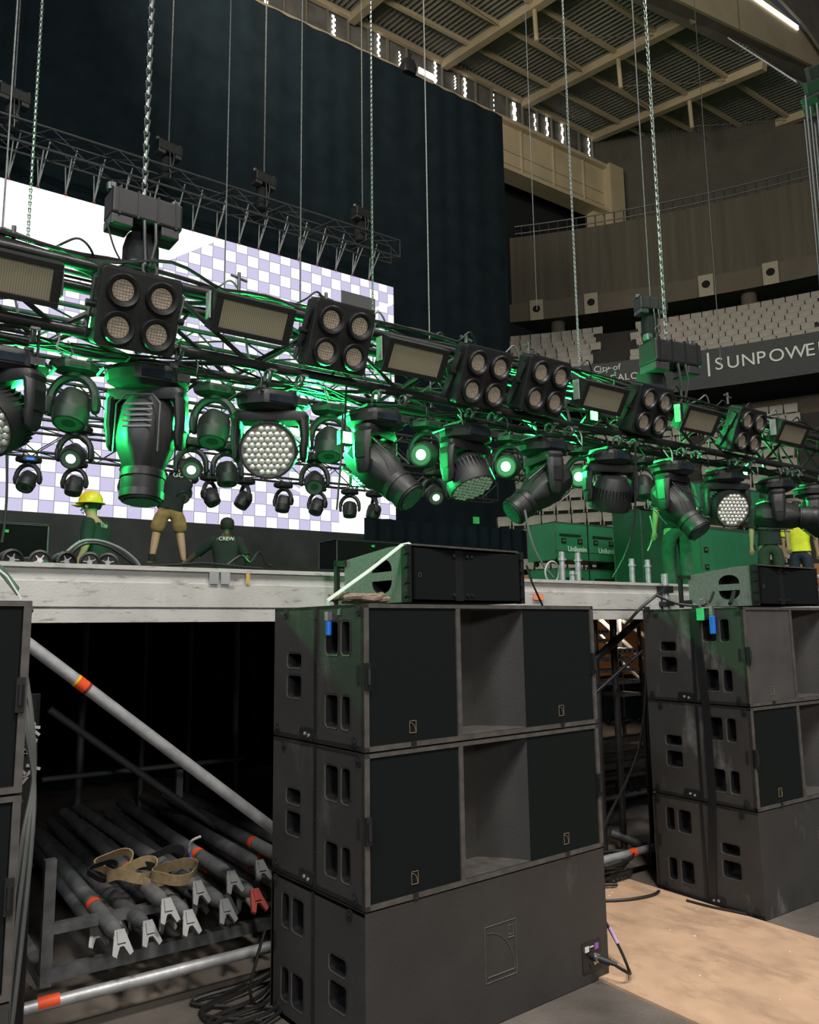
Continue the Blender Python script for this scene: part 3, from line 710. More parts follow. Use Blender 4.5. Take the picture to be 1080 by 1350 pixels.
def small_head(label, loc, d, scale=1.0, lit=False, round_=False):
    """compact moving head: slim base, open arched yoke, short barrel head"""
    d = Vector(d).normalized(); tilt = math.acos(-d.z); pan = math.atan2(-d.x, d.y)
    t = thing('small_moving_head', label, 'moving light', loc, 0); t.scale = (scale,)*3
    b = MB().loft([octs(.14, .1, .0), octs(.19, .13, -.012), octs(.2, .14, -.04), octs(.19, .13, -.08), octs(.1, .1, -.1)]).build('base', M_FIX, t)
    MB().bb((-.06, -.144, -.065), (.06, -.134, -.03)).build('display', M_BLK if not round_ else mat('blue_display', (.02, .1, .6), .3, emit=(.05, .2, 1), es=1), b)
    for sx in (-.1, .1):
        MB().box((sx, 0, .01), (.04, .2, .02)).tube([(sx, -.12+.04*math.cos(a*PI/5), .05+.04*math.sin(a*PI/5)) for a in range(-1, 8)], .01, 6).build('clamp', M_DSTEEL, t)
    y = MB().tube([(.19*math.cos(a*PI/10), 0, -.33+.21*math.sin(a*PI/10)) for a in range(11)], .04, 8).cyl((0, 0, -.09), (0, 0, -.13), .07, n=12).build('yoke', M_FIX, t, (0, 0, 0), (0, 0, pan))
    for sx in (-1, 1): MB().loft([octs(.03, .06, -.3, ox=sx*.19), octs(.032, .07, -.36, ox=sx*.195), octs(.028, .055, -.43, ox=sx*.19), octs(.015, .03, -.45, ox=sx*.185)]).build('yoke_arm', M_FIX, y)
    h = MB().loft([octs(a, a, z, k_, 24) for z, a, k_ in ((.12, .07, .6), (.11, .11, .62), (.05, .145, .62), (-.08, .15, .62))]).loft([sup(a, a, z, 2, 24) for z, a in ((-.07, .15), (-.17, .135), (-.19, .128), (-.19, .115), (-.175, .11))]).build('head', M_FIX, t, (0, 0, -.37), (tilt, 0, pan))
    MB().cyl((0, 0, -.165), (0, 0, -.178), .06 if lit else .085, n=20).build('front_lens', M_LITL if lit else M_PROJ, h)
    MB().loft([sup(a, a, -.18, 2, 24) for a in (.118, .058)], caps=False).build('lens_bezel', mat('bezel_grey', (.1, .1, .1), .4), h)
    return t
RT = Vector((.82, -.57, 0)); TO = Vector((-.57, -.82, 0)); UP = Vector((0, 0, 1))
def D(r, u, t): return RT*r+UP*u+TO*t
ZF = 3.24; YF = 2.46
wash('large wash light cut by the left picture edge, lens turned to the camera', (-.98, YF, ZF-.02), D(-.25, -.55, .9))
spot('big spot light hanging straight down below the nearest blinder', (-.13, YF, ZF+.03), D(.0, -1, .12), scale=1.06)
wash('big round wash light facing the camera left of the first tilted spot', (.74, YF, ZF), D(.05, -.3, 1))
spot('spot light beside a green lamp, aimed down to the right', (1.62, YF, ZF), D(.6, -.62, .3), s=1)
wash('wash light seen from the side with its lens aimed downward', (2.52, YF, ZF), D(.35, -1, .35))
spot('spot light aimed down to the left in front of the lower seats', (3.42, YF, ZF), D(-.75, -.6, .25))
wash('wash light seen edge on above the green flight cases', (4.3, YF, ZF), D(-.1, -1, -.45))
spot('spot light leaning down right above the jeans legs', (5.26, YF, ZF), D(.45, -.85, .5))
wash('far wash light facing the camera above the large green case', (6.16, YF, ZF), D(.15, -.35, 1))
spot('far spot light lying level and pointing right', (7.16, YF, ZF), D(1, -.12, .35))
spot('farthest spot light at the right picture edge', (7.98, YF, ZF), D(.6, -.7, .3))
# smaller heads on the upstage trusses
rowA = [(-1.4, 'small head on the first upstage truss, left of the frame edge', D(.05, -1, .2)), (-.06, 'small moving head between the left edge wash and the big hanging spot', D(0, -1, .35)), (1.32, 'small moving head left of the big round wash light', D(0, -1, .35)), (2.68, 'small moving head between big round wash and first tilted spot', D(0, -1, .35)),
        (4.04, 'small head with bright lens right of the first tilted spot', D(-.4, -.2, 1)), (5.4, 'small head with bright lens left of the drape edge', D(-.4, -.2, 1)), (6.76, 'small head with bright lens over the green flight cases', D(-.4, -.2, 1)), (8.1, 'small head over the large green case', D(0, -1, .3))]
for i, (x, lab, d) in enumerate(rowA):
    if i: small_head(lab, (x, 5.1, 4.1), d, 1.12, lit=d.z > -.5)
rowB = [(.57, 'lit small head under the middle truss, second row left', D(.15, -.5, 1), 1), (2.1, 'lit small head beside the raised arms of the worker in shorts', D(.3, -.4, 1), 1), (2.62, 'small dark head left of the round wash, under the middle truss', D(.1, -1, .2), 0), (4.03, 'small dark head right of the round wash, under the middle truss', D(.1, -.7, .8), 0),
        (6.3, 'lit small head between tilted spot and side on wash', D(.2, -.6, 1), 1)]
for x, lab, d, lit in rowB: small_head(lab, (x, 8.0, 4.22), d, 1.05, lit=bool(lit))
rowC = [(.5, 'at the far left with a blue display', D(0, -.9, .6)), (1.2, 'above the yellow helmet', D(0, -1, .3)), (2.1, 'half behind the big hanging spot', D(.3, -1, .3)), (2.95, 'beside the worker in shorts', D(.5, -.6, .6)), (3.5, 'right of the worker in shorts leaning right', D(.5, -.8, .2)), (4.17, 'above the crouching worker', D(-.4, -.8, .3)),
        (4.95, 'below the round wash light', D(-.1, -1, .2)), (5.68, 'right below the round wash light', D(-.2, -.9, .4)), (6.42, 'in front of the white block of the screen', D(0, -1, .2)), (7.0, 'rightmost in front of the screen', D(-.3, -1, .1))]
for k, (x, lab, d) in enumerate(rowC): small_head('tiny moving head under rear truss, '+lab, (x, 11.0, 4.36), d, .98, round_=k == 0)

# ---- green LED lamps
for k, (px, py, dirx, pw, lab) in enumerate(((120, 430, -1, 25, 'small blinding green lamp left of the nearest blinder'), (47, 522, 1, 150, 'small blinding green lamp right of the left edge wash light'), (457, 577, -1, 170, 'small blinding green lamp on the left side of the first tilted spot'), (783, 548, 1, 150, 'small blinding green lamp under the strobe at right'))):
    c = at(px, py, Y=2.3)
    t = thing('green_lamp', lab, 'lamp', c)
    hh = .055 if k == 0 else .04; ww = .022 if k == 0 else .04
    MB().bb((-ww-.012, 0, -hh-.012), (ww+.012, .05, hh+.012)).build('housing', M_BLK, t)
    MB().bb((-ww, -.012, -hh), (ww, 0, hh)).build('led_face', M_GREENL, t)
    MB().cyl((0, .03, hh), (0, .0, (3.36 if c.z < 3.3 else 3.79)-c.z), .008, n=6).build('bracket', M_BLK, t)
    l = bpy.data.lights.new('green_lamp_light', 'POINT'); l.energy = pw; l.color = (.03, 1, .2); l.shadow_soft_size = .05
    o = bpy.data.objects.new('green_lamp_light', l); COL.objects.link(o); o.location = c+Vector((0, .8, -.22)) if k in (0, 3) else c+Vector((0, .45, .02))
for k, (x, y, z, pw) in enumerate(((.9, 3.2, 3.15, 110), (1.9, 3.2, 2.85, 100), (4.4, 3.0, 3.5, 130), (7.6, 3.1, 3.5, 130))):  # added lamps out of sight, strengthening the green light from behind the truss
    t = thing('green_lamp', ['small green lamp hidden behind the truss near the round wash', 'small green lamp hidden behind the truss near the side on wash', 'small green lamp behind the truss above the flight cases', 'small green lamp behind the truss near the far wash'][k], 'lamp', (x, y, z))
    MB().bb((-.05, .0, -.05), (.05, .05, .05)).build('housing', M_BLK, t); MB().bb((-.035, -.01, -.035), (.035, 0, .035)).build('led_face', M_GREENL, t)
    MB().cyl((0, .03, .05), (0, 2.66-y, (3.38 if z < 3.4 else 3.81)-z), .01, n=6).build('bracket', M_BLK, t)
    l = bpy.data.lights.new('green_lamp_light', 'POINT'); l.energy = pw; l.color = (.04, 1, .22); l.shadow_soft_size = .04
    o = bpy.data.objects.new('green_lamp_light', l); COL.objects.link(o); o.location = (x, y-.08, z)
# ---- cables along the front truss
for k in range(9):
    y0 = 2.32+random.uniform(0, .32); z0 = 3.86+random.uniform(0, .07); pts = []
    x = -3.0
    while x < 12.5:
        pts.append((x, y0+random.uniform(-.06, .06), z0+random.uniform(-.035, .05))); x += random.uniform(.3, .6)
    cable('black cable of the loom lying along the top of the front truss', pts, random.choice((.009, .012, .015)), k=4, group='cables along the top of the front truss')
for k in range(5):
    pts = []; x = -3.0; y0 = 2.35+random.uniform(0, .25)
    while x < 12.5:
        pts.append((x, y0+random.uniform(-.05, .05), 3.33+random.uniform(-.05, .05))); x += random.uniform(.25, .5)
    cable('black cable sagging along the lower chords of the front truss', pts, .008, k=4, group='cables along the bottom of the front truss')
random.seed(3)
for k, x in enumerate((-1.2, -.7, -.35, .3, .95, 1.25, 1.5, 2.1, 2.35, 2.9, 3.2, 3.8, 4.1, 4.55, 5.1, 5.6, 6.0, 6.5, 6.9, 7.5, 8.0)):
    z = 3.9+random.uniform(0, .08); y = 2.3+random.uniform(0, .1)
    pts = [(x-.1, y+.15, z-.05), (x, y, z), (x+.08, y-.04, z+.03+random.uniform(0, .05)), (x+.16, y-.02, z-.02), (x+.2, y+.05, z-.12), (x+.3, y+.1, 3.4)]
    cable('looped jumper cable rising above the top chord of the front truss', pts, .008, M_RUB if k % 3 else mat('grey_cable', (.16, .17, .17), .5), group='jumper cable loops on the front truss')
for k, x in enumerate((-.75, .1, .55, 1.05, 1.45, 1.95, 2.3, 2.8, 3.15, 3.7, 4.05, 4.6, 5.0, 5.6, 5.95, 6.5, 6.95, 7.5)):
    pts = [(x, 2.36, 3.4), (x+.04, 2.3, 3.32), (x+.03, 2.28, 3.25+random.uniform(-.05, .03)), (x+.09, 2.33, 3.22), (x+.14, 2.4, 3.27), (x+.12, 2.45, 3.36)]
    cable('thin cable loop drooping below the front truss', pts, .006, mat('pale_cable', (.4, .42, .4), .5) if k % 3 == 0 else M_RUB, group='drooping cable loops under the front truss')
for k, (px, y0, y1) in enumerate(((752, 640, 770), (0, 0, 0))):
    pass
def pxpts(L_, Y): return [at(a, b, Y=Y) for a, b in L_]
cable('black cable hanging from the front truss past the green flight cases to the deck', pxpts(((838, 585), (838, 640), (836, 690), (825, 730), (808, 762)), 2.2), .011)
cable('grey cable hanging from a spot light down to the line array speaker', pxpts(((692, 672), (700, 710), (712, 738), (730, 762)), 1.9), .009, mat('grey_cable', (.16, .17, .17), .5))
cable('black plug lead dangling left of the first tilted spot light', pxpts(((452, 545), (450, 600), (446, 650), (444, 672)), 2.25), .007)
cable('black cable hanging down at the left picture edge below the wash light', pxpts(((9, 600), (9, 650), (6, 690), (2, 715)), 2.2), .007)
cable('thin cable from the hoist body to the truss in front of the white screen', pxpts(((140, 290), (150, 325), (160, 345)), 2.35), .006)
cable('thin wire sagging from the truss cable loom to the hoist', pxpts(((78, 328), (105, 340), (140, 352)), 2.2), .004)
for k, (px, py) in enumerate(((17, 317), (315, 375), (430, 400), (615, 452), (697, 462), (960, 525))):
    c = at(px, py+8, Y=2.35); mb = MB().cyl(c, c+Vector((0, 0, .13)), .013, n=8).cyl(c+Vector((-.06, 0, .1)), c+Vector((.06, 0, .08)), .01, n=8)
    tag(mb.build('clamp_handle', M_DSTEEL, origin=c), ['cross shaped clamp handle at the left end of the truss top', 'cross shaped clamp handle above the wide strobe', 'clamp handle on top of the second blinder', 'clamp handle above the third blinder', 'clamp handle above the fourth blinder', 'clamp handle above the sixth blinder'][k], 'clamp')

# ================================================================== STAGE
DZ = 1.865
def fascia(x0, x1, label):
    P = [(1.0, DZ), (1.0, DZ-.018), (1.02, DZ-.02), (1.02, DZ-.072), (1.005, DZ-.076), (1.005, DZ-.182), (1.03, DZ-.186), (1.03, DZ-.192), (1.0, DZ-.194), (1.0, DZ-.25), (1.08, DZ-.25), (1.08, DZ)]
    M = Matrix(((0, 0, 1, 0), (1, 0, 0, 0), (0, 1, 0, 0), (0, 0, 0, 1)))
    return tag(MB().prism(P, x0, x1, M).build('stage_edge_beam', M_ALU, origin=(x0, 1, DZ)), label, 'stage beam')
fascia(-4.2, .11+2.96, 'long stained aluminium beam along the left and middle stage edge')
fascia(3.12, 9.5, 'aluminium beam along the stage edge right of the joint post')
t = thing('joint_post', 'stubby steel clamp post in the joint of the stage edge beams', 'post', (3.09, .98, 1.6))
MB().cyl((0, 0, 0), (0, 0, .33), .024, n=12).build('tube', M_STEEL, t); MB().box((0, 0, .22), (.09, .07, .05)).box((0, 0, .12), (.09, .07, .03)).build('clamp', M_BLK, t)
tag(MB().bb((-6, 1.08, 1.80), (14, 10.2, DZ-.004)).build('stage_deck', M_DECK, origin=(-6, 1.08, 1.8)), 'black main stage deck behind the aluminium edge beams', 'stage deck')
tag(MB().bb((-6, 10.2, 1.865), (9.5, 16.2, 2.68)).build('stage_riser', M_DECK, origin=(-6, 10.2, 1.865)), 'black upstage riser below the video wall', 'riser')
for px, a in ((275, 0), (290, 1)):
    p = at(px+7, 760, Y=.998); tag(MB().box((p.x, .996, DZ-.045), (.045, .004, .058)).build('tape_strip', M_GAF), ['grey tape patch on the stage edge beam, left of the pair', 'grey tape patch on the stage edge beam, right of the pair'][a], 'tape')
p = at(709, 787, Y=.998); tag(MB().box((p.x, .99, p.z), (.085, .004, .035)).build('note_card', mat('orange_card', (.75, .25, .12), .6)), 'small orange note on the stage edge right of the line array speaker', 'note')
p = at(327, 758, Y=.998); tag(MB().box((p.x, .997, DZ-.045), (.02, .002, .05)).build('paint_mark', mat('ochre_paint', (.5, .33, .1), .7)), 'ochre paint mark on the stage edge beam', 'mark')
# railing sockets
for k, (px, lab, h) in enumerate(((742, 'leftmost', .22), (763, 'second from left, taller', .22), (834, 'third from left', .2), (855, 'fourth from left', .2), (755, 'shortest, between the left two', .09))):
    p = at(px, 765, Y=1.3); t = thing('railing_socket', 'pale green steel tube standing on the stage edge, '+lab, 'socket', (p.x, 1.3, DZ), 0)
    MB().cyl((0, 0, 0), (0, 0, h), .02, n=12).build('tube', M_STEEL, t)
    MB().cyl((0, 0, h*.72), (0, 0, h*.78), .027, n=12).cyl((0, 0, h*.75), (.04, 0, h*.77), .006, n=6).build('collar', M_STEEL, t)
# black panel wall under the screen
for k, (x0, x1, z1, lab) in enumerate(((-6, 1.2, 3.12, 'left'), (1.2, 5.2, 3.14, 'middle'))):
    pass
tag(MB().bb((-6, 16.4, 2.0), (12, 16.5, 4.25)).build('backdrop_panel', mat('backdrop_grey', (.022, .024, .026), .7, 0, .4, 1.5)), 'dark grey panel wall below the video wall', 'panel')
def case(name, label, a, b, m, feet=.05, latches=(), lid=.6, cat='flight case', casters=True, edge=M_DSTEEL):
    a = Vector(a); b = Vector(b); t = thing(name, label, cat, (a.x, a.y, a.z)); s = b-a; f = feet
    MB().bb((.01, .01, f), (s.x-.01, s.y-.01, s.z)).build('body', m, t)
    e = MB(); r = .018
    for z in (f, f+(s.z-f)*lid, s.z-r): e.bb((0, 0, z), (s.x, .012, z+r))
    for x in (0, s.x-r): e.bb((x, 0, f), (x+r, .012, s.z))
    for x in (0, s.x-r): e.bb((x, s.y-.012, f), (x+r, s.y, s.z))
    e.bb((0, 0, s.z-.004), (s.x, r, s.z+.002)).bb((0, 0, s.z-.004), (r, s.y, s.z+.002))
    e.build('edge_trim', edge, t)
    for (lx, lz) in latches:
        h = MB().bb((lx-.055, -.004, lz-.045), (lx+.055, .012, lz+.045)).build('latch', M_BLK, t)
        MB().bb((lx-.03, -.012, lz-.02), (lx+.03, -.004, lz+.02)).build('latch_handle', edge, h)
    if casters:
        for x in (.12, s.x-.12):
            for y in (.1, s.y-.1): MB().cyl((x-.02, y, -.045+f), (x+.02, y, -.045+f), .045, n=12).build('caster', M_RUB, t)
    return t
# two stacked rental cases with white lettering
yc = 7.0
M_CASEG = mat('case_laminate_wing', (.03, .15, .085), .45, 0, .12, 4)
for k, (z0, z1, lab) in enumerate(((2.62, 3.36, 'upper green flight case with white lettering, on top of another'), (1.865, 2.56, 'lower green flight case with white lettering, half below the stage edge'))):
    x0 = 8.12; x1 = 9.72
    t = case('flight_case', lab, (x0, yc, z0), (x1, yc+.7, z1), M_CASEG, .09, [(.2, .42), (.6, .42), (1.0, .42), (1.4, .42)], .22)
    MB().bb((.1, -.006, .5), (.62, 0, .54)).bb((.92, -.006, .5), (1.44, 0, .54)).build('label_slot', M_DARK, t)
    for x in (.28, 1.05): text('Unilumin', .13, 'lettering', M_WHITE, t, (x, -.008, .24), (PI/2, 0, 0), .002, bold=.002)
    MB().bb((.79, -.004, .09), (.81, .012, z1-z0)).build('seam', M_BLK, t)
tag(MB().bb((9.75, 7.1, 1.865), (10.7, 7.6, 3.3)).build('covered_rack', M_TEE, bevel=.03), 'black covered rack right of the green flight cases', 'rack')
case('flight_case', 'tall plain dark green case face right of the lettered cases', (9.0, 5.9, 1.865), (10.1, 6.5, 3.5), mat('case_dark_green', (.012, .06, .035), .5, 0, .1, 4), .05, [], .99)
case('flight_case', 'wide green case with latches below the far wash light', (10.3, 5.7, 1.865), (12.35, 6.3, 3.28), M_CASEG, .09, [(.15, 1.0), (1.6, 1.1), (1.6, .75), (.15, .7)], .97)
case('flight_case', 'long green case lying on top of the wide latched case', (10.2, 5.7, 3.36), (12.45, 6.3, 4.05), M_CASEG, .07, [(.2, .2), (1.9, .2)], .18)
case('flight_case', 'black case right of the screen corner, behind the line array speaker', (5.72, 10.3, 2.68), (7.2, 11.0, 3.26), mat('case_black', (.008, .009, .01), .9, spec=.1), .005, [], .98, casters=False)
case('flight_case', 'black case at the left edge of the stage with a small green label', (-1.6, 10.25, 2.68), (.72, 11.0, 3.2), mat('case_black', (.008, .009, .01), .9, spec=.1), .005, [], .98, casters=False)
for p_, l_ in ((at(8, 700, Y=10.245), 'small green label on the black case at the left'), (at(492, 720, Y=10.295), 'small green label on the black case near the screen corner')):
    tag(MB().box(p_, (.07, .01, .04)).build('green_label', mat('green_card', (.05, .55, .12), .6)), l_, 'label')
# far black bar right of drape
tag(MB().bb((9.2, 13.0, 1.9), (12.4, 13.3, 3.35)).build('road_case', mat('case_black', (.008, .009, .01), .9, spec=.1)), 'low black case in front of the drape at right', 'flight case')
# ---- small wheeled lamps and cable on the stage edge
for k, px in enumerate((10, 47, 80, 112, 136)):
    p = at(px, 742, Y=1.55); t = thing('floor_par', ['black wheel shaped lamp lying at the left picture edge', 'black wheel shaped lamp with white hub near the left edge', 'third black wheel shaped lamp from the left on the stage edge', 'fourth black wheel shaped lamp, under the cable arc', 'rightmost black wheel shaped lamp on the stage edge'][k], 'lamp', (p.x, 1.45, DZ+.045), random.uniform(-.4, .2))
    MB().loft([[(r*math.cos(2*PI*i/24), y, r*math.sin(2*PI*i/24)) for i in range(24)] for r, y in ((.03, .12), (.045, .06), (.05, 0), (.05, -.02), (.04, -.025), (.036, -.012))]).build('body', M_RUB, t)
    hb_ = MB().cyl((0, -.012, 0), (0, -.018, 0), .012, n=12)
    for a in range(5): hb_.box((.019*math.cos(a*1.257+k), -.015, .019*math.sin(a*1.257+k)), (.02, .004, .005), Matrix.Rotation(-a*1.257-k, 3, 'Y'))
    hb_.build('hub', M_WHITE if k == 1 else M_GAF, t)
    MB().box((-.07, .02, -.02), (.07, .05, .03), Matrix.Rotation(.3, 3, 'Y')).build('foot', M_CASEG, t)
cable('thick green lit cable arching over the wheel shaped lamps', pxpts(((75, 742), (95, 722), (112, 713), (135, 714), (160, 724), (178, 738), (185, 748)), 1.5), .009, mat('grey_cable', (.16, .17, .17), .5))
cable('second cable arching over the wheel shaped lamps, inner one', pxpts(((82, 746), (100, 724), (120, 716), (145, 722), (168, 738), (180, 748)), 1.55), .007)
cable('low black cable lying along the stage edge in front of the worker in shorts', pxpts(((185, 747), (230, 745), (270, 743), (310, 747), (345, 750)), 1.5), .008)
cable('cable curling on the stage edge at the far left', pxpts(((0, 738), (14, 733), (26, 740), (40, 743), (62, 742)), 1.45), .006, mat('grey_cable', (.16, .17, .17), .5))
cable('tangle of black cable beside the crouching worker', pxpts(((300, 745), (318, 733), (330, 742), (342, 728), (350, 742), (358, 746)), 1.7), .008)
cable('pale cable coil on the stage edge right of the line array speaker', [at(728+9*math.cos(a*PI/5), 754+14*math.sin(a*PI/5), Y=1.35) for a in range(11)], .006, mat('pale_cable', (.4, .42, .4), .5))
cable('thin pale wire hanging with knot in front of the tall dark green case', pxpts(((857, 680), (861, 700), (858, 716), (854, 726)), 4.0), .009, mat('pale_cable', (.4, .42, .4), .5))

# ================================================================== SPEAKER STACKS
CW, CD, CH = 1.345, .697, .557
MX = Matrix(((0, 0, -1, 0), (1, 0, 0, 0), (0, 1, 0, 0), (0, 0, 0, 1)))      # (u,v) -> (y,z) facing -x
def slots(flip=False):
    h = [(.18, .362, .265, .487), (.095, .362, .148, .487), (.182, .08, .265, .2), (.095, .08, .148, .2), (.463, .302, .573, .357), (.463, .177, .573, .265)]
    return h
def sub_proto():
    t = thing('subwoofer', 'x', 'subwoofer')
    # shell: top, bottom, back, two sides with real handle openings
    b = MB(); th = .018
    b.bb((0, 0, CH-th), (CW, CD, CH-.004)).bb((0, 0, .004), (CW, CD, th+.004))
    b.bb((.001, CD-th, .004), (CW-.001, CD-.0005, CH-.004))
    holes = [rrect(x0, z0, x1, z1, .014) for x0, z0, x1, z1 in slots()]
    out = [(0, .004), (CD, .004), (CD, CH-.004), (0, CH-.004)]
    b.holed(out, holes, MX, pocket=.09, pm=1)
    b.holed(out, holes, Matrix.Translation((CW, 0, 0)) @ Matrix(((0, 0, 1, 0), (1, 0, 0, 0), (0, 1, 0, 0), (0, 0, 0, 1))), pocket=.09, pm=1)
    b.bb((.1, .2, .02), (CW-.1, CD-.02, CH-.02))     # inner mass so nothing shows through
    b.build('cabinet', [M_CAB, M_BLK], t)
    for sx in (0, 1):
        x = -.001 if sx == 0 else CW+.001
        for hl in slots():
            r = MB(); o_ = rrect(hl[0]-.008, hl[1]-.008, hl[2]+.008, hl[3]+.008, .02); i_ = rrect(hl[0], hl[1], hl[2], hl[3], .014); k = len(o_)
            vs = [(x+(.001 if sx else -.001), u, v) for u, v in o_]+[(x-(.006 if sx else -.006), u, v) for u, v in i_]
            r.add(vs, [(i, (i+1) % k, k+(i+1) % k, k+i) for i in range(k)])
            r.build('handle_rim', M_EDGE, t)
        r = MB(); s_ = 1 if sx else -1
        r.bb((x, .333, .006), (x+s_*.004, .352, CH-.01))
        for z in (.06, .14, .26, .38, .5): r.cyl((x, .342, z), (x+s_*.007, .342, z), .006, n=8)
        r.build('rigging_rail', M_BLK, t)
        r = MB().prism(rrect(.355, .01, .465, .06, .015), 0, .004, Matrix.Translation((x if s_ > 0 else x-.004, 0, 0)) @ Matrix(((0, 0, 1, 0), (1, 0, 0, 0), (0, 1, 0, 0), (0, 0, 0, 1))))
        r.build('rigging_plate', M_BLK, t)
        bolts = MB()
        for u, z in ((.39, .03), (.42, .035)): bolts.cyl((x+s_*.004, u, z), (x+s_*.008, u, z), .007, n=8)
        bolts.build('bolt', M_STEEL, t)
        for u, z in ((.035, CH-.03), (.035 if False else .06, .035), (.655, .035), (.6, CH-.03)):
            MB().prism(rrect(u-.016, z-.02, u+.016, z+.02, .012), 0, .004, Matrix.Translation((x if s_ > 0 else x-.004, 0, 0)) @ Matrix(((0, 0, 1, 0), (1, 0, 0, 0), (0, 1, 0, 0), (0, 0, 0, 1)))).cyl((x+s_*.004, u, z), (x+s_*.009, u, z), .008, n=8).build('stacking_foot', M_FIX, t)
        MB().prism(rrect(.028, .25, .044, .32, .004), 0, .003, Matrix.Translation((x if s_ > 0 else x-.003, 0, 0)) @ Matrix(((0, 0, 1, 0), (1, 0, 0, 0), (0, 1, 0, 0), (0, 0, 0, 1)))).build('side_slot', M_DARK, t)
    # front: frame, dividers, grilles, horn opening with curved wing
    f = MB(); f.bb((0, -.004, .003), (.022, .02, CH-.006)).bb((CW-.022, -.004, .003), (CW, .02, CH-.006)).bb((0, -.004, CH-.02), (CW, .02, CH-.006)).bb((0, -.004, .003), (CW, .02, .02)).bb((.466, -.003, .02), (.488, .03, CH-.02))
    f.build('front_frame', M_EDGE, t)
    MB().bb((.026, .002, .022), (.462, .02, CH-.022)).build('grille', M_GRL, t)
    MB().bb((.866, .002, .022), (CW-.026, .02, CH-.022)).build('grille', M_GRL, t)
    wv = MB(); n = 14; vs = []
    for i in range(n+1):
        s = i/n; x = .866-.36*(s**1.15); y = .004+.55*(1-(1-s)**1.6)*.62
        vs += [(x, y, .022), (x, y, CH-.022)]
    wv.add(vs, [(2*i, 2*i+1, 2*i+3, 2*i+2) for i in range(n)], 0, True); wv.build('horn_wing', M_CAB, t)
    wv = MB().add([(.492, .02, .022), (.492, .02, CH-.022), (.505, .35, CH-.022), (.505, .35, .022)], [(0, 1, 2, 3)]); wv.build('horn_wall', M_CAB, t)
    MB().bb((.49, .01, .016), (.88, .36, .024)).build('horn_floor', M_EDGE, t)
    MB().bb((.49, .01, CH-.024), (.88, .36, CH-.018)).build('horn_ceiling', M_CAB, t)
    for x in (.232, 1.095):   # metal badge with quarter arc
        g = MB(); r = .0013
        for a_, b_ in (((-.016, .055), (-.016, .1)), ((.016, .055), (.016, .1)), ((-.016, .1), (.016, .1)), ((-.016, .055), (.016, .055))):
            g.cyl((x+a_[0], 0, a_[1]), (x+b_[0], 0, b_[1]), r, n=4)
        g.tube([(x-.014+.026*math.sin(a*PI/12), 0, .06+.034*math.cos(a*PI/12)) for a in range(7)], .0016, 4)
        MB().bb((x-.013, -.006, .0), (x+.013, .004, .022)).build('badge_tab', M_BLK, t)
        g.build('badge', mat('badge_bronze', (.2, .15, .1), .5, .3), t)
    for x in (.012, CW-.02):
        MB().bb((x-.012, -.014, .23), (x+.012, .004, .33)).cyl((x, -.018, .25), (x, -.018, .31), .008, n=8).build('latch', M_BLK, t)
    # rear: engraved emblem and connector panel
    g = MB(); yb = CD+.0005; cx, cz = CW-.672, .27      # seen mirrored once the cabinet is turned round
    def ln(x0, z0, x1, z1, w_=.0022): g.cyl((x0, yb, z0), (x1, yb, z1), w_, n=4)
    X0, X1, Z0, Z1 = cx-.088, cx+.088, cz-.105, cz+.105
    for q in (((X0, Z0), (X1, Z0)), ((X1, Z0), (X1, Z1)), ((X1, Z1), (X0, Z1)), ((X0, Z1), (X0, Z0))): ln(*q[0], *q[1])
    g.tube([(X1-.012-.15*math.sin(a*PI/24), yb, Z0+.02+.165*math.cos(a*PI/24)) for a in range(13)], .0025, 4)
    ln(X1-.012, Z0+.02, X1-.16, Z0+.02, .003); ln(X0+.016, Z1-.02, X0+.045, Z1-.02); ln(X0+.016, Z1-.055, X0+.045, Z1-.055); ln(X0+.016, Z1-.02, X0+.016, Z1-.055); ln(X0+.045, Z1-.02, X0+.045, Z1-.055); ln(X0+.012, Z1-.066, X0+.05, Z1-.066, .003)
    g.build('engraved_emblem', M_EDGE, t)
    px0, px1 = CW-1.288, CW-1.165
    pn = MB().bb((px0, CD-.004, .05), (px1, CD+.004, .175)).build('connector_panel', M_BLK, t)
    MB().bb((px0+.015, CD+.004, .137), (px0+.04, CD+.006, .162)).build('violet_sticker', mat('violet_sticker', (.25, .1, .4), .5), pn)
    MB().bb((px1-.042, CD+.004, .137), (px1-.016, CD+.006, .16)).bb((px1-.075, CD+.004, .152), (px1-.048, CD+.006, .156)).bb((px0+.035, CD+.004, .075), (px0+.07, CD+.006, .088)).build('panel_print', M_WHITE, pn)
    MB().cyl((CW-1.225, CD+.004, .115), (CW-1.225, CD+.03, .115), .016, n=12).cyl((CW-1.225, CD, .075), (CW-1.225, CD+.008, .075), .014, n=12).build('socket', M_FIX, pn)
    return t
proto = sub_proto()
def place_stack(origin, ang, labs, old=False, first=False, nlev=3):
    out = []
    ox, oy = origin
    for lev in (2, 1, 0):
        z = lev*CH
        if lev == 0:   # bottom one is turned round
            c, s = math.cos(ang), math.sin(ang); L_ = (ox+c*CW-s*CD, oy+s*CW+c*CD, z); R_ = ang+PI
        else: L_ = (ox, oy, z); R_ = ang
        if first and lev == 2:
            o = proto; o.location = L_; o.rotation_euler = (0, 0, R_); o['label'] = labs[0]
        else: o = copy_tree(proto, L_, R_, labs[2-lev])
        out.append(o)
    return out
ST1 = place_stack((0, 0), .05634, ['top subwoofer of the middle stack, under the line array speaker', 'middle subwoofer of the middle stack', 'bottom subwoofer of the middle stack, plain back with engraved emblem outwards'], first=True)
ST2 = place_stack((2.52, .03), -.005, ['top subwoofer of the right stack with dusty grey grille', 'middle subwoofer of the right stack', 'bottom subwoofer of the right stack with scuffed plain back'])
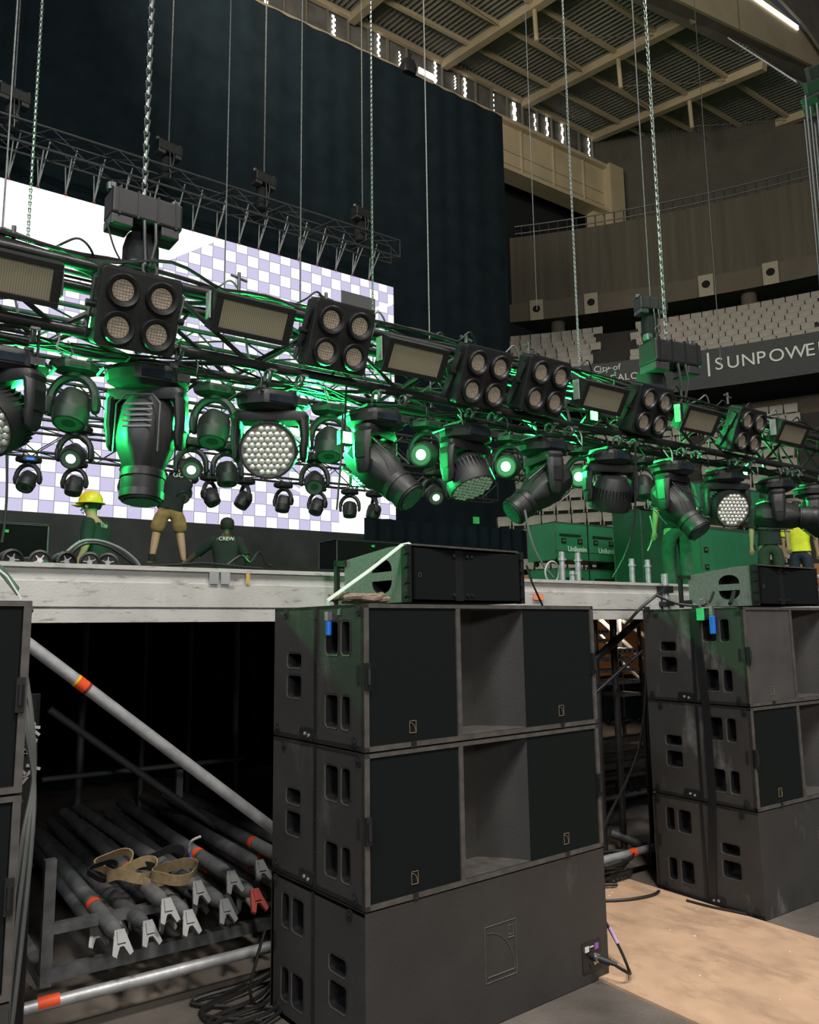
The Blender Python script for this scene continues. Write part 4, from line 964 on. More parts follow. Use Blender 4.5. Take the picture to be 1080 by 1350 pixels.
ST3 = place_stack((-2.50, -.02), .02, ['top subwoofer of the stack cut by the left picture edge', 'middle subwoofer of the stack cut by the left picture edge', 'bottom subwoofer of the stack cut by the left picture edge'])
for o in ST2:
    for c in kids(o):
        if c.name.startswith('cabinet'): c.data = c.data.copy(); c.data.materials[0] = M_CABOLD
for c in kids(ST2[0]):
    if c.name.startswith('grille'): c.data = c.data.copy(); c.data.materials[0] = M_GRLP; c['label'] = 'dusty grey grille'

# ---- compact line array elements lying on the stacks
def line_array(label, loc, rz):
    t = thing('line_array_speaker', label, 'line array speaker', loc, rz)
    Wd, Dp, Hh = .73, .47, .252
    # wedge profile in side view: full height in front, lower at the back
    P = [(0, .0), (0, Hh), (.12, Hh), (Dp, Hh-.035), (Dp, .035), (.3, .0)]
    hol = []
    for s in (1, -1):
        pts = []
        for i in range(13):
            a = PI*i/12; pts.append((.17+.075*math.cos(a), Hh/2-.004+s*(.02+.06*math.sin(a)**.8)))
        hol.append(pts)
    b = MB(); M0 = MX
    b.holed(P, hol, M0, pocket=.08, pm=1)
    b.holed(P, hol, Matrix.Translation((Wd, 0, 0)) @ Matrix(((0, 0, 1, 0), (1, 0, 0, 0), (0, 1, 0, 0), (0, 0, 0, 1))), pocket=.08, pm=1)
    k = len(P)
    b.add([(x, u, v) for x in (0, Wd) for u, v in P], [(i, (i+1) % k, k+(i+1) % k, k+i) for i in range(1, k)], 0)
    b.bb((.09, .03, .03), (Wd-.09, Dp-.06, Hh-.05))
    b.build('cabinet', [mat('cabinet_grey_paint', (.16, .17, .16), .5, 0, .2, 60, .1, 100), M_BLK], t)
    # V shaped front: two grilles meeting at a shallow recess
    for sx, pts in ((0, [(.03, -.035), (.3, -.005), (.3, .03), (.03, .03)]), (1, [(Wd-.03, -.035), (Wd-.38, -.005), (Wd-.38, .03), (Wd-.03, .03)])):
        g = MB().prism(pts if sx == 0 else pts[::-1], .012, Hh-.012).build('grille', M_GRL, t)
    MB().bb((.3, -.004, .008), (Wd-.38, .03, Hh-.008)).build('center_strip', M_BLK, t)
    bs = MB()
    for x in (.285, .37, .4):
        for z in (.035, Hh-.035): bs.cyl((x, -.014, z), (x, 0, z), .008, n=8)
    bs.build('bolt', M_FIX, t)
    for sx in (0, 1):
        x = -.012 if sx == 0 else Wd-.012
        f = MB().bb((x, -.03, -.002), (x+.024, .012, Hh+.002))
        for z in (.03, .09, .16, .22): f.cyl((x-.004, -.01, z), (x+.03, -.01, z), .014, n=8); f.bb((x-.008, -.035, z-.006), (x+.012, -.02, z+.012))
        f.build('front_rigging', M_BLK, t)
        r = MB().bb((x, Dp-.02, .02), (x+.02, Dp+.07, .05)).bb((x, Dp+.05, .0), (x+.02, Dp+.075, Hh-.03)).bb((x, Dp-.02, Hh-.06), (x+.02, Dp+.07, Hh-.035))
        r.build('rear_rigging', M_BLK, t)
    MB().bb((.03, -.03, Hh-.002), (Wd-.03, .02, Hh+.006)).build('front_lip', M_EDGE, t)
    g = MB()
    for q in (((.0, 0), (.014, 0)), ((.014, 0), (.014, .018)), ((.014, .018), (0, .018)), ((0, .018), (0, 0))): g.cyl((.05+q[0][0], -.035, .11+q[0][1]), (.05+q[1][0], -.035, .11+q[1][1]), .001, n=4)
    g.build('badge', M_EDGE, t)
    return t
TZ = 3*CH+.006
LA = line_array('line array speaker strapped on top of the middle subwoofer stack', (.40, .30, TZ+.01), .08)
line_array('line array speaker on top of the right subwoofer stack', (3.05, .28, TZ+.01), .02)
line_array('line array speaker on the stack cut by the left picture edge, only its end shown', (-2.14, .2, TZ+.01), -.2)

def flat_strap(label, pts, wd, side, m, name='ratchet_strap', cat='strap'):
    pts = [Vector(p) for p in pts]; side = Vector(side).normalized()*wd/2; vs = []; nrm = None
    for i, p in enumerate(pts):
        t_ = (pts[min(i+1, len(pts)-1)]-pts[max(0, i-1)]).normalized(); nn = t_.cross(side).normalized()*.0015
        vs += [p-side-nn, p+side-nn, p+side+nn, p-side+nn]
    fs = [(4*i+a, 4*i+(a+1) % 4, 4*i+4+(a+1) % 4, 4*i+4+a) for i in range(len(pts)-1) for a in range(4)]+[(0, 1, 2, 3), tuple(4*(len(pts)-1)+i for i in (3, 2, 1, 0))]
    return tag(MB().add(vs, fs).build(name, m, origin=pts[0]), label, cat)
flat_strap('dark sloping rear flap of the equipment on the left stack, at the picture edge', [at(-40, 722, Y=.12), at(2, 752, Y=.1), at(24, 780, Y=.08)], .1, (.2, 1, .3), M_DSTEEL, 'rigging_flap', 'flap')
flat_strap('pale green lit strap end sloping down to the edge of the left stack', [at(-20, 735, Y=.05), at(10, 760, Y=.03), at(29, 790, Y=.01)], .02, (.2, 1, .2), M_GSTRAP)
flat_strap('pale ratchet strap pulled diagonally over the side of the line array speaker', [(.43, .30, TZ+.272), (.385, .30, TZ+.262), (.2, .28, TZ+.14), (-.005, .27, TZ+.012), (-.012, .265, TZ-.03), (-.012, .262, TZ-.09)], .026, (.1, 1, .4), M_GSTRAP)
flat_strap('second pale strap end hanging over the edge of the middle stack', [(.04, .17, TZ+.008), (-.004, .17, TZ+.006), (-.012, .17, TZ-.05)], .02, (0, 1, 0), M_DSTEEL)
t = thing('strap_ratchet', 'glossy blue ratchet hanging on the side of the middle stack', 'ratchet', (-.022, .235, TZ-.11))
MB().bb((-.008, -.011, -.02), (.01, .011, .04)).build('handle', M_BLUE, t, bevel=.004); MB().bb((-.01, -.013, .04), (.01, .013, .075)).build('buckle', M_CHROME, t)
flat_strap('black strap running down from the line array speaker to the stage edge', [(1.16, .33, TZ+.2), (1.28, .42, TZ+.12), (1.43, .5, TZ+.0), (1.46, .5, TZ-.1)], .022, (.3, 1, .2), M_BLK)
# lashing strap and ratchet on the right stack
flat_strap('broad black lashing strap round the right stack', [(2.9, .36, TZ+.002), (2.53, .34, TZ+.002), (2.508, .34, TZ-.03), (2.508, .3, 1.1), (2.508, .3, .6), (2.508, .34, .05)], .05, (0, 1, 0), M_BLK)
t = thing('strap_ratchet', 'blue ratchet hanging on the side of the right stack', 'ratchet', (2.50, .215, TZ-.1))
MB().bb((-.012, -.014, -.06), (.012, .014, .045)).build('handle', M_BLUE, t, bevel=.005); MB().bb((-.01, -.01, .045), (.01, .01, .1)).build('buckle', M_CHROME, t)
t = thing('green_tag', 'bright green tag on the strap of the right stack', 'tag', (2.50, .29, TZ-.05)); MB().bb((-.012, -.02, -.03), (.006, .02, .04)).build('tag_body', mat('green_tag', (.05, .6, .2), .5), t); MB().tube([(0, 0, .04), (.01, .01, .09), (.03, -.02, .1), (.04, -.03, .06)], .008).build('hook', M_CHROME, t)
cable('black cable looping from the rear of the right line array speaker', [(2.86, .8, TZ+.15), (2.7, .72, TZ+.1), (2.55, .62, TZ+.09), (2.42, .66, TZ+.0), (2.38, .75, TZ-.1)], .01)
cable('second black cable from the right line array speaker over the stack top', [(2.95, .5, TZ+.1), (2.75, .42, TZ+.02), (2.6, .5, TZ+.02), (2.5, .6, TZ+.08)], .009)
cable('black cable coming out of the handle of the right line array speaker', [(3.02, .4, TZ+.1), (2.93, .36, TZ+.05), (2.86, .33, TZ+.02)], .012)
# netting heap on the middle stack
pts = [(.13+.16*math.cos(a*1.3)*random.uniform(.5, 1)+.06, .35+.12*math.sin(a*1.3)*random.uniform(.4, 1), TZ+.012+random.uniform(0, .035)) for a in range(26)]
cable('heap of knotted brown rope beside the line array speaker', pts, .012, mat('brown_rope', (.22, .17, .12), .9, 0, .3, 80), k=4, name='rope_heap', cat='rope')
# speaker plug and lead
o1 = Vector((1.225*math.cos(.0563), 1.225*math.sin(.0563), .115))
t = thing('speaker_plug', 'black speaker plug in the connector panel of the bottom subwoofer', 'plug', o1+Vector((.005, -.03, 0)))
MB().cyl((0, .0, 0), (.03, -.05, -.012), .015, n=12).cyl((.03, -.05, -.012), (.045, -.075, -.018), .011, .008, n=12).build('shell', M_FIX, t); MB().cyl((0, .01, 0), (0, -.012, 0), .018, n=12).build('collar', M_CHROME, t)
cable('speaker lead curving round the corner of the bottom subwoofer', [o1+Vector((.045, -.1, -.02)), (1.32, -.06, .06), (1.41, .02, .03), (1.44, .1, .1), (1.41, .2, .25), (1.375, .27, .34)], .0075)
MBs = MB().cyl((1.437, .1, .11), (1.43, .14, .17), .0085, n=8); tag(MBs.build('cable_marker', mat('lilac_tape', (.5, .35, .6), .6), origin=(1.437, .1, .11)), 'lilac marker band on the speaker lead', 'marker')

# ================================================================== UNDER THE STAGE
def pipe(label, a, b, r=.0242, m=M_STEEL, tape=None, tm=M_RED, tw=.05, group=None):
    a = Vector(a); b = Vector(b); t = thing('scaffold_tube', label, 'scaffold tube', a, 0, group)
    MB().cyl((0, 0, 0), b-a, r, n=20).build('tube', m, t)
    if tape:
        for f in tape: d = (b-a).normalized(); c = (b-a)*f; MB().cyl(c-d*tw/2, c+d*tw/2, r+.0012, n=20, caps=False).build('tape_band', tm, t)
    return t
a, b = at(45, 855, Y=.95), at(357, 1090, Y=.95); d = b-a
t = pipe('diagonal galvanised scaffold tube with orange band in front of the dark understage', a-d*.35, b+d*.3, .0255)
L_ = d.length; c = (d*.35+d*(at(107, 903, Y=.95)-a).length/L_); dn = d.normalized()
MB().cyl(c-dn*.022, c+dn*.022, .027, n=20, caps=False).build('tape_band', M_RED, t); MB().cyl(c-dn*.032, c-dn*.022, .0268, n=20, caps=False).build('yellow_band', M_YEL, t); MB().cyl(c+dn*.022, c+dn*.034, .0268, n=20, caps=False).build('dark_band', mat('dark_red', (.2, .02, .02), .6), t)
a, b = at(30, 1330, Y=.95), at(355, 1250, Y=.95)
t = pipe('low horizontal galvanised tube crossing in front of the tube pile', a-Vector((1, 0, 0)), b+Vector((1.2, 0, 0)), .024)
MB().cyl(Vector((1.05, 0, 0)), Vector((1.13, 0, 0)), .0252, n=20, caps=False).build('tape_band', M_RED, t)
a, b = at(800, 1133, Y=.95), at(870, 1112, Y=.95)
t = pipe('low horizontal tube with red band between the two speaker stacks', (1.5, .95, a.z), (3.6, .95, a.z), .024); c = at(833, 1124, Y=.95)
MB().cyl((c.x-1.5-.03, 0, 0), (c.x-1.5+.03, 0, 0), .0255, n=20, caps=False).build('tape_band', M_RED, t)
pipe('dull tube receding under the stage between the stacks', at(805, 1098, Y=1.3), at(866, 1122, Y=1.1), .028, M_DSTEEL)
# legs and far bracing
for k, (px, y, lab, m_) in enumerate(((110, 3.2, 'dim upright under the stage at left', mat('dim_tube', (.035, .04, .04), .6)), (311, 3.0, 'dim upright right of centre under the stage', mat('dim_tube', (.035, .04, .04), .6)), (190, 5.0, 'faint far upright behind the left one', mat('dim_tube', (.035, .04, .04), .6)), (250, 5.0, 'faint far upright under the middle of the stage', mat('dim_tube', (.035, .04, .04), .6)), (812, 1.25, 'dark upright below the stage edge between the stacks', M_TRUSS), (787, 1.3, 'dark upright against the right side of the middle stack', M_TRUSS), (856, 1.6, 'pale thin upright left of the right stack', M_STEEL))):  # dim tubes: understage shade put into a darker tube colour
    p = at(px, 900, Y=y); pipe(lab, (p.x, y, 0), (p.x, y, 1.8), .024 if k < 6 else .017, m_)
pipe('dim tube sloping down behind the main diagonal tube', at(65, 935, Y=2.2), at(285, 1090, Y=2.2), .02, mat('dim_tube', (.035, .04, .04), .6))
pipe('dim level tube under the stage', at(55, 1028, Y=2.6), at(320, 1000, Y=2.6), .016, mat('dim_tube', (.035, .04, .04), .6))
pipe('steep dark brace below the stage edge between the stacks', at(772, 880, Y=1.2), at(846, 815, Y=1.2), .026, M_BLK)
pipe('thin dark brace crossing lower between the stacks', at(778, 920, Y=1.15), at(856, 850, Y=1.15), .012, M_BLK)
curtain('stage_skirt', -5, 3.2, 0, 1.8, 6.3, 'black skirt closing off the dark space under the stage', .05, .4)  # sheet added so the background below the deck stays dark
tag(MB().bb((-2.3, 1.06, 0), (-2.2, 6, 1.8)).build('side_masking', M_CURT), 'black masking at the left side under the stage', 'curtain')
# view through to timber, stair frame and beams
x0 = at(780, 880, Y=6.4).x
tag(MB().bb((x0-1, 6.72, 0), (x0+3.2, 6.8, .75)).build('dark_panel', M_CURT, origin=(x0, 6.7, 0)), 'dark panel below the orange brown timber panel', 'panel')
tag(MB().bb((x0-1, 6.7, .75), (x0+3.2, 6.75, 1.8)).build('timber_panel', M_WOOD, origin=(x0, 6.7, 0)), 'orange brown timber panel seen under the stage between the stacks', 'panel')
for k, (pa, pb, r_) in enumerate((((790, 815), (846, 868), .03), ((812, 812), (850, 838), .03), ((788, 832), (805, 852), .02), ((810, 865), (844, 895), .025))):
    pipe(['pale stair stringer crossing the timber panel', 'upper pale stair stringer near the right stack', 'short pale bar at the left of the timber panel', 'lower pale bar in front of the timber panel'][k], at(*pa, Y=5.4), at(*pb, Y=5.4), r_, M_CHROME if False else mat('pale_bar', (.62, .6, .55), .5))
for k, (y_, px0, px1, h_) in enumerate(((833, 784, 802, 12), (845, 784, 806, 9), (859, 808, 842, 12), (871, 786, 842, 7), (886, 786, 845, 6), (902, 786, 845, 8), (917, 820, 848, 6))):
    a = at(px0, y_, Y=4.6); b = at(px1, y_, Y=4.6); tt = thing('perforated_plank', 'pale perforated metal plank stacked under the stage, level %s' % ['one (highest)', 'two', 'three', 'four', 'five', 'six', 'seven (lowest)'][k], 'plank', a)
    hh = h_*.006
    MB().bb((0, 0, -hh/2), ((b-a).x, .35, hh/2)).build('plank', M_STEEL, tt)
    ho = MB()
    for j in range(5): ho.cyl((.04+j*(b-a).x/5.2, -.002, 0), (.04+j*(b-a).x/5.2, .01, 0), hh*.22, n=10)
    ho.build('hole', M_DARK, tt)
for k, (yy, h_, m_) in enumerate(((975, 11, M_DSTEEL), (993, 9, M_BLK), (1008, 13, M_DSTEEL), (1024, 8, M_DSTEEL), (1043, 16, M_BLK), (1050, 9, M_STEEL), (1073, 13, M_STEEL))):
    a = at(785, yy+6, Y=2.4); b = at(870, yy-5, Y=2.4); r = h_*.0023
    tt = MB().bb((a.x-.3, 2.4, a.z-r), (b.x+.4, 2.4+.12, a.z+r)) if k not in (5,) else MB().cyl((a.x-.3, 2.4, a.z), (b.x+.4, 2.4, a.z), .03, n=16)
    tag(tt.build('stage_beam', m_, origin=(a.x, 2.4, a.z), bevel=.004 if k != 5 else 0), 'grey metal beam stored between the stacks under the stage, %s' % ['topmost', 'second, black', 'third', 'fourth', 'fifth, black', 'round tube below the middle', 'lowest, bright'][k], 'beam')
random.seed(11)
for k in range(4):
    pts = [at(790+k*4+i*6, 950+random.uniform(-5, 5), Y=2.2+.1*k) for i in range(12)]
    cable('tangled black cable on top of the stored beams', pts, .012, k=4, group='cable tangle on the stored beams')
for k in range(3):
    pts = [at(812+i*5, 1035+random.uniform(-10, 8), Y=2.1+.05*k) for i in range(10)]
    cable('black chain like cable hanging over the stored round tube', pts, .01, k=4, group='cable tangle over the stored tube')
cable('long black cable hanging from the stage to the middle stack', pxpts(((850, 930), (843, 985), (826, 1030), (808, 1065), (795, 1092)), 1.0), .009)
for k in range(2):
    cable('black cable bundle hanging down the left side of the right stack', pxpts(((851+k*4, 800), (852+k*3, 900), (850+k*4, 960), (858+k*3, 1080), (860+k*4, 1150)), .98), .012, group='cables left of the right stack')

a = at(784, 920, Y=4.6); b = at(846, 920, Y=4.6)
t = thing('plank_rack', 'steel rack carrying the perforated metal planks under the stage', 'rack', (a.x, 4.58, 0))
for x in (-.03, (b-a).x): MB().bb((x, 0, 0), (x+.04, .04, 1.75)).build('post', M_TRUSSG, t); MB().bb((x, .34, 0), (x+.04, .38, 1.75)).build('post', M_TRUSSG, t)
# ---- pile of tubes on a frame
t = thing('storage_frame', 'grey steel frame holding the pile of tubes', 'frame', (-.86, 1.1, 0))
fr = MB()
p0, p1 = at(62, 1280, Y=1.18), at(68, 1110, Y=1.18)
OX, OY = -.86, 1.1
f0 = Vector((OX, OY, 0))
def fb(a, b, s=.045): 
    a = Vector(a); b = Vector(b); q = (b-a).to_track_quat('Z', 'Y').to_matrix(); return MB().box((a+b)/2-f0, (s, s, (b-a).length), q)
for (x, y) in ((-.83, 1.2), (1.0, 1.25), (-.70, 3.05), (.35, 3.05)):
    fb((x, y, .12), (x, y, .62), .045).build('post', M_DSTEEL, t)
for y in (1.2, 3.05): fb((-.83, y, .16), (1.0, y, .16), .05).build('cross_bar', M_DSTEEL, t)
fb((-.83, 1.2, .34), (-.3, 1.2, .34), .04).build('cross_bar', M_DSTEEL, t)
for x in (-.83, 1.0): fb((x, 1.2, .14), (x, 3.05, .14), .05).build('side_rail', M_DSTEEL, t)
tubes = [(-.60, .95, .285, 1), (-.47, 1.0, .28, 0), (-.40, .98, .36, 1), (-.31, .96, .30, 1), (-.22, 1.1, .37, 1), (-.13, 1.0, .30, 1), (-.05, 1.12, .38, 1), (.04, 1.05, .30, 2), (.13, 1.2, .38, 0), (.20, 1.03, .30, 1), (.29, 1.12, .37, 1), (.36, 1.05, .30, 1), (.47, 1.2, .36, 3), (.56, 1.35, .30, 0), (.66, 1.4, .36, 0), (.76, 1.45, .30, 0)]
desc = ['outermost tube on the left with orange band', 'dull tube second from the left', 'upper tube with bright orange band near the left', 'tube with broad claw, fourth from the left', 'raised tube with faded orange band', 'tube with orange band in the middle of the pile', 'raised middle tube under the strap loop', 'tube with red painted claw', 'raised plain tube right of the red claw', 'tube with orange band right of the red claw', 'raised tube with orange band at right', 'low tube with claw at right', 'tube with yellow green band', 'plain dark tube near the right end', 'raised plain dark tube near the right end', 'last dark tube at the right end of the pile']
tubes += [(-.62+.1*k, 1.25+.06*(k % 3), .235, 0) for k in range(14)]
desc += ['lower layer under the others']*14
for i, (x, y0, z, kd) in enumerate(tubes):
    z += .05; an = random.uniform(-.035, .035); ln = random.uniform(2.0, 2.2); r = .033
    t = thing('steel_strut', 'strut in the pile, '+desc[i], 'strut', (x, y0, z), an, 'lower layer of struts' if i > 15 else None)
    MB().cyl((0, .1, 0), (0, ln, 0), r, n=16).cyl((0, .02, 0), (0, .1, 0), .018, r, n=16).build('tube', M_DSTEEL if kd in (0, 3) else mat('strut_steel', (.24, .25, .255), .4, .5, .3, 10, .15, 60), t)
    m_ = M_RED if kd != 3 else mat('lime_tape', (.45, .75, .05), .5)
    if kd: MB().cyl((0, .42+.08*(i % 3), 0), (0, .47+.08*(i % 3), 0), r+.0015, n=16, caps=False).build('tape_band', m_, t)
    mc = mat('red_claw', (.35, .05, .04), .5) if kd == 2 or i == 13 else mat('claw_steel', (.2, .205, .205), .5, .5)
    cl = MB()
    Mx = Matrix.Translation((0, -.012, 0)) @ Matrix.Rotation(-.75, 4, 'X') @ Matrix.Rotation(PI/2, 4, 'X')
    cl.prism([(-.02, .03), (.02, .03), (.026, .0), (.042, -.07), (.026, -.082), (.008, -.04), (-.008, -.04), (-.026, -.082), (-.042, -.07), (-.026, .0)], -.008, .008, Mx)
    cl.prism([(-.012, .02), (.012, .02), (.016, -.03), (-.016, -.03)], -.016, .016, Mx)
    cl.cyl((-.028, -.01, 0), (.028, -.01, 0), .008, n=8); cl.box((0, .04, 0), (.03, .06, .025))
    cl.build('claw', mc, t)
# straps on the pile
def loop_strap(label, c, R, wd, m, tilt=.3, n=28, wob=.02):
    c = Vector(c); vs = []; mb = MB(); Mx = Matrix.Translation(c) @ Matrix.Rotation(tilt, 4, 'X')
    for i in range(n):
        a = 2*PI*i/n; r = R*(1+.12*math.sin(3*a)); 
        for dz, dr in ((-wd/2, 0), (wd/2, 0), (wd/2, .004), (-wd/2, .004)): vs.append(Mx @ Vector(((r+dr)*1.5*math.cos(a), (r+dr)*math.sin(a), dz+wob*math.sin(2*a))))
    mb.add(vs, [(4*i+k, 4*i+(k+1) % 4, 4*((i+1) % n)+(k+1) % 4, 4*((i+1) % n)+k) for i in range(n) for k in range(4)], 0, True)
    return tag(mb.build('ratchet_strap', m, origin=c), label, 'strap')
def onpile(px, py, z=.47): return at(px, py, Z=z)
loop_strap('beige strap looped open on top of the tube pile', onpile(232, 1150), .065, .05, M_BEIGE, .25, wob=.006)
loop_strap('beige crumpled strap at the left on the tube pile', onpile(150, 1138), .055, .045, M_BEIGE, .6, wob=.015)
loop_strap('second crumpled beige strap on the tube pile, beside the black one', onpile(176, 1150), .07, .05, M_BEIGE, .1, wob=.02)
loop_strap('third beige strap end between the crumpled strap and the open loop', onpile(200, 1158, .44), .05, .03, M_BEIGE, .1, wob=.01)
loop_strap('black strap bundle on the tube pile behind the open beige loop', onpile(215, 1136), .07, .045, M_TEE, .4, wob=.02)
loop_strap('small black buckled strap left of the crumpled beige strap', onpile(136, 1148), .04, .04, M_TEE, .8, wob=.01)
cable('white and blue wire end sticking up from the tube pile', [(-.1, 1.55, .46), (-.11, 1.5, .52), (-.08, 1.45, .55)], .006, M_WHITE)
cable('blue wire end on the tube pile', [(-.1, 1.55, .45), (-.13, 1.45, .47), (-.14, 1.4, .45)], .005, M_BLUE)
# multicore hanging beside the left stack
t = thing('cable_drum_bundle', 'dark upright bundle wrapped in metal tape beside the left stack', 'cable bundle', (-1.02, .8, 0))
MB().cyl((0, 0, 0), (0, 0, 1.34), .045, n=16).build('sleeve', M_RUB, t)
w_ = MB()
for k in range(22): w_.box((random.uniform(-.035, .035), -.045, 1.02+k*.01), (.03, .01, .01), Matrix.Rotation(random.uniform(-1, 1), 3, 'Y'))
w_.build('metal_clip', M_STEEL, t)
for k in range(3):
    pts = [(-1.12+.01*k, .35+.05*k, 1.5), (-1.09-.01*k, .3, 1.3), (-1.07, .32, 1.1), (-1.1+.015*k, .3, .9), (-1.12+.02*k, .35, .5), (-1.1, .4, .1)]
    cable('thin grey cable hanging down the side of the left stack', pts, .008, mat('grey_cable', (.16, .17, .17), .5), group='cables beside the left stack')
# floor boards under the stage, plywood
tag(MB().bb((1.27, -2.0, .0), (2.49, .92, .012)).build('plywood_sheet', worn('plywood_face', (.56, .37, .24), (.4, .26, .165), .75, .42, 5, (1, .5, 1)), origin=(1.27, -2, 0)), 'worn tan plywood sheet lying on the floor between the stacks', 'plywood')
tag(MB().bb((-1.0, 1.02, .0), (4.0, 1.5, .02)).build('floor_board', mat('dirty_board', (.13, .11, .09), .8, 0, .4, 3), origin=(-1, 1, 0)), 'dirty low board on the floor below the stage edge', 'board')
random.seed(5)
for k in range(26):
    big = k < 10
    x, y = (random.uniform(1.4, 2.4), random.uniform(-1.0, .5)) if big else (random.uniform(1.5, 2.25), random.uniform(.72, .9))
    s = random.uniform(.003, .007)
    mb = MB().add([(s*math.cos(a)*random.uniform(.7, 1.3)*1.6, s*math.sin(a)*random.uniform(.7, 1.3), 0) for a in (0, 1.2, 2.5, 3.8, 5)]+[(0, 0, s*.6)], [(0, 1, 5), (1, 2, 5), (2, 3, 5), (3, 4, 5), (4, 0, 5), (4, 3, 2, 1, 0)])
    o = mb.build('paper_scrap', M_WHITE, loc=(x, y, .0125)); tag(o, 'tiny white scrap lying on the plywood sheet', 'scrap', 'white scraps on the plywood')
# floor cables
random.seed(9)
for k in range(7):
    y0 = .35+.07*k
    pts = [(-.62+.1*k, y0-.35, .012), (-.3, y0-.1+random.uniform(-.05, .05), .014), (-.05, y0+random.uniform(-.04, .04), .03), (.12, y0+.12, .05), (.3, y0+.15+random.uniform(-.03, .03), .03), (.7, y0+.2, .02)]
    cable('black cable lying on the floor left of the middle stack', [(x, min(y, .92) if x > -.1 else y, z) for x, y, z in [(p[0], p[1]+.25, p[2]) for p in pts]], .009, group='floor cables left of the middle stack')
cable('black cable hanging against the rear corner of the middle stack down to the floor', pxpts(((352, 1218), (337, 1270), (330, 1310), (345, 1335), (358, 1340)), .75), .007)
for k in range(6):
    cx, cy = 2.22, .98; pts = []
    for i in range(12): a = i*.6+k; pts.append((cx+(.13+.03*k)*math.cos(a)*1.3, cy+(.08+.01*k)*math.sin(a), .03+.02*k+random.uniform(0, .03)))
    cable('black cable loop in the tangle at the foot of the right stack', pts, .009, k=4, group='cable tangle at the foot of the right stack')
cable('thick black cable snaking from the middle stack to the tangle', [(1.3, .93, .02), (1.6, .9, .03), (1.85, .95, .03), (2.1, .93, .04), (2.3, .85, .03)], .011)
cable('black cable arc lying on the plywood in front of the tangle', [(1.95, .93, .025), (1.98, .78, .022), (2.15, .66, .022), (2.33, .62, .022), (2.42, .64, .022)], .009)
cable('thin cable lying along the front foot of the right stack', [(2.42, .45, .02), (2.44, .3, .02), (2.47, .2, .02), (2.49, .12, .02)], .007)

# ================================================================== RIGHT EDGE LINE ARRAY
t = thing('hanging_line_array', 'end of a hanging black line array cut by the upper right picture edge', 'line array', at(1082, 112, Y=3))
for k in range(3):
    o = MB().bb((-.42, -.3, -.13), (.42, .3, .13)).build('array_box', M_BLK, t, (.28+.12*k, 0, -.05+.27*k), (0, math.radians(-38+7*k), .15), bevel=.015)
    MB().bb((-.44, -.31, -.15), (-.38, -.25, .15)).bb((-.44, .25, -.15), (-.38, .31, .15)).bb((-.44, -.31, -.15), (-.36, .31, -.12)).build('rigging_arm', M_TRUSSG, o)
rope_x = [(1064, 3.0, 'M'), (1069, 3.1, 'M'), (1073, 3.2, 'M'), (1060, 3.3, 'M'), (1078, 3.0, 'M')]
for k, (px, y, _) in enumerate(rope_x):
    a = at(px, 150, Y=y); b = at(px-4-k*2, 560, Y=y)
    rope('dark vertical cable at the right picture edge', a.x, y, 3.9, 9.6, .016, M_BLK if k % 2 else mat('cable_grey_dark', (.06, .065, .07), .5), 'hanging_cable', 'cable')['group'] = 'vertical cables at the right picture edge'
    bpy.context.view_layer.update()
a = at(960, 50, Y=6); b = at(1050, 108, Y=3.2)
tag(MB().cyl(a, b, .012, n=6).build('steel_wire', M_STEEL, origin=a), 'pale stay wire sloping down to the hanging line array', 'wire')
c = at(538, 90, Y=18); t = thing('curtain_hoist', 'small dark hoist on the top edge of the drape', 'hoist', c); MB().loft([sup(.25, .2, -.25, 4), sup(.3, .22, 0, 4), sup(.2, .2, .25, 4)]).build('motor_housing', M_BLK, t); MB().cyl((0, 0, .2), (.1, 0, .6), .06, n=8).build('hook', M_BLK, t)

# ================================================================== PEOPLE
def skinmesh(name, nodes, edges, m, parent, sub=2, root=0, loc=(0, 0, 0)):
    me = bpy.data.meshes.new(name); me.from_pydata([n[0] for n in nodes], edges, []); o = bpy.data.objects.new(name, me); COL.objects.link(o)
    o.modifiers.new('skin', 'SKIN'); sv = me.skin_vertices[0].data
    for i, n_ in enumerate(nodes):
        r = n_[1]; sv[i].radius = r if isinstance(r, tuple) else (r, r)
    sv[root].use_root = True
    s = o.modifiers.new('sub', 'SUBSURF'); s.levels = sub; s.render_levels = sub
    dg = bpy.context.evaluated_depsgraph_get(); m2 = bpy.data.meshes.new_from_object(o.evaluated_get(dg))
    bpy.data.objects.remove(o); m2.name = name; m2.materials.clear(); m2.materials.append(m)
    for p_ in m2.polygons: p_.use_smooth = True
    r = bpy.data.objects.new(name, m2); COL.objects.link(r); r.parent = parent; r.location = loc; return r
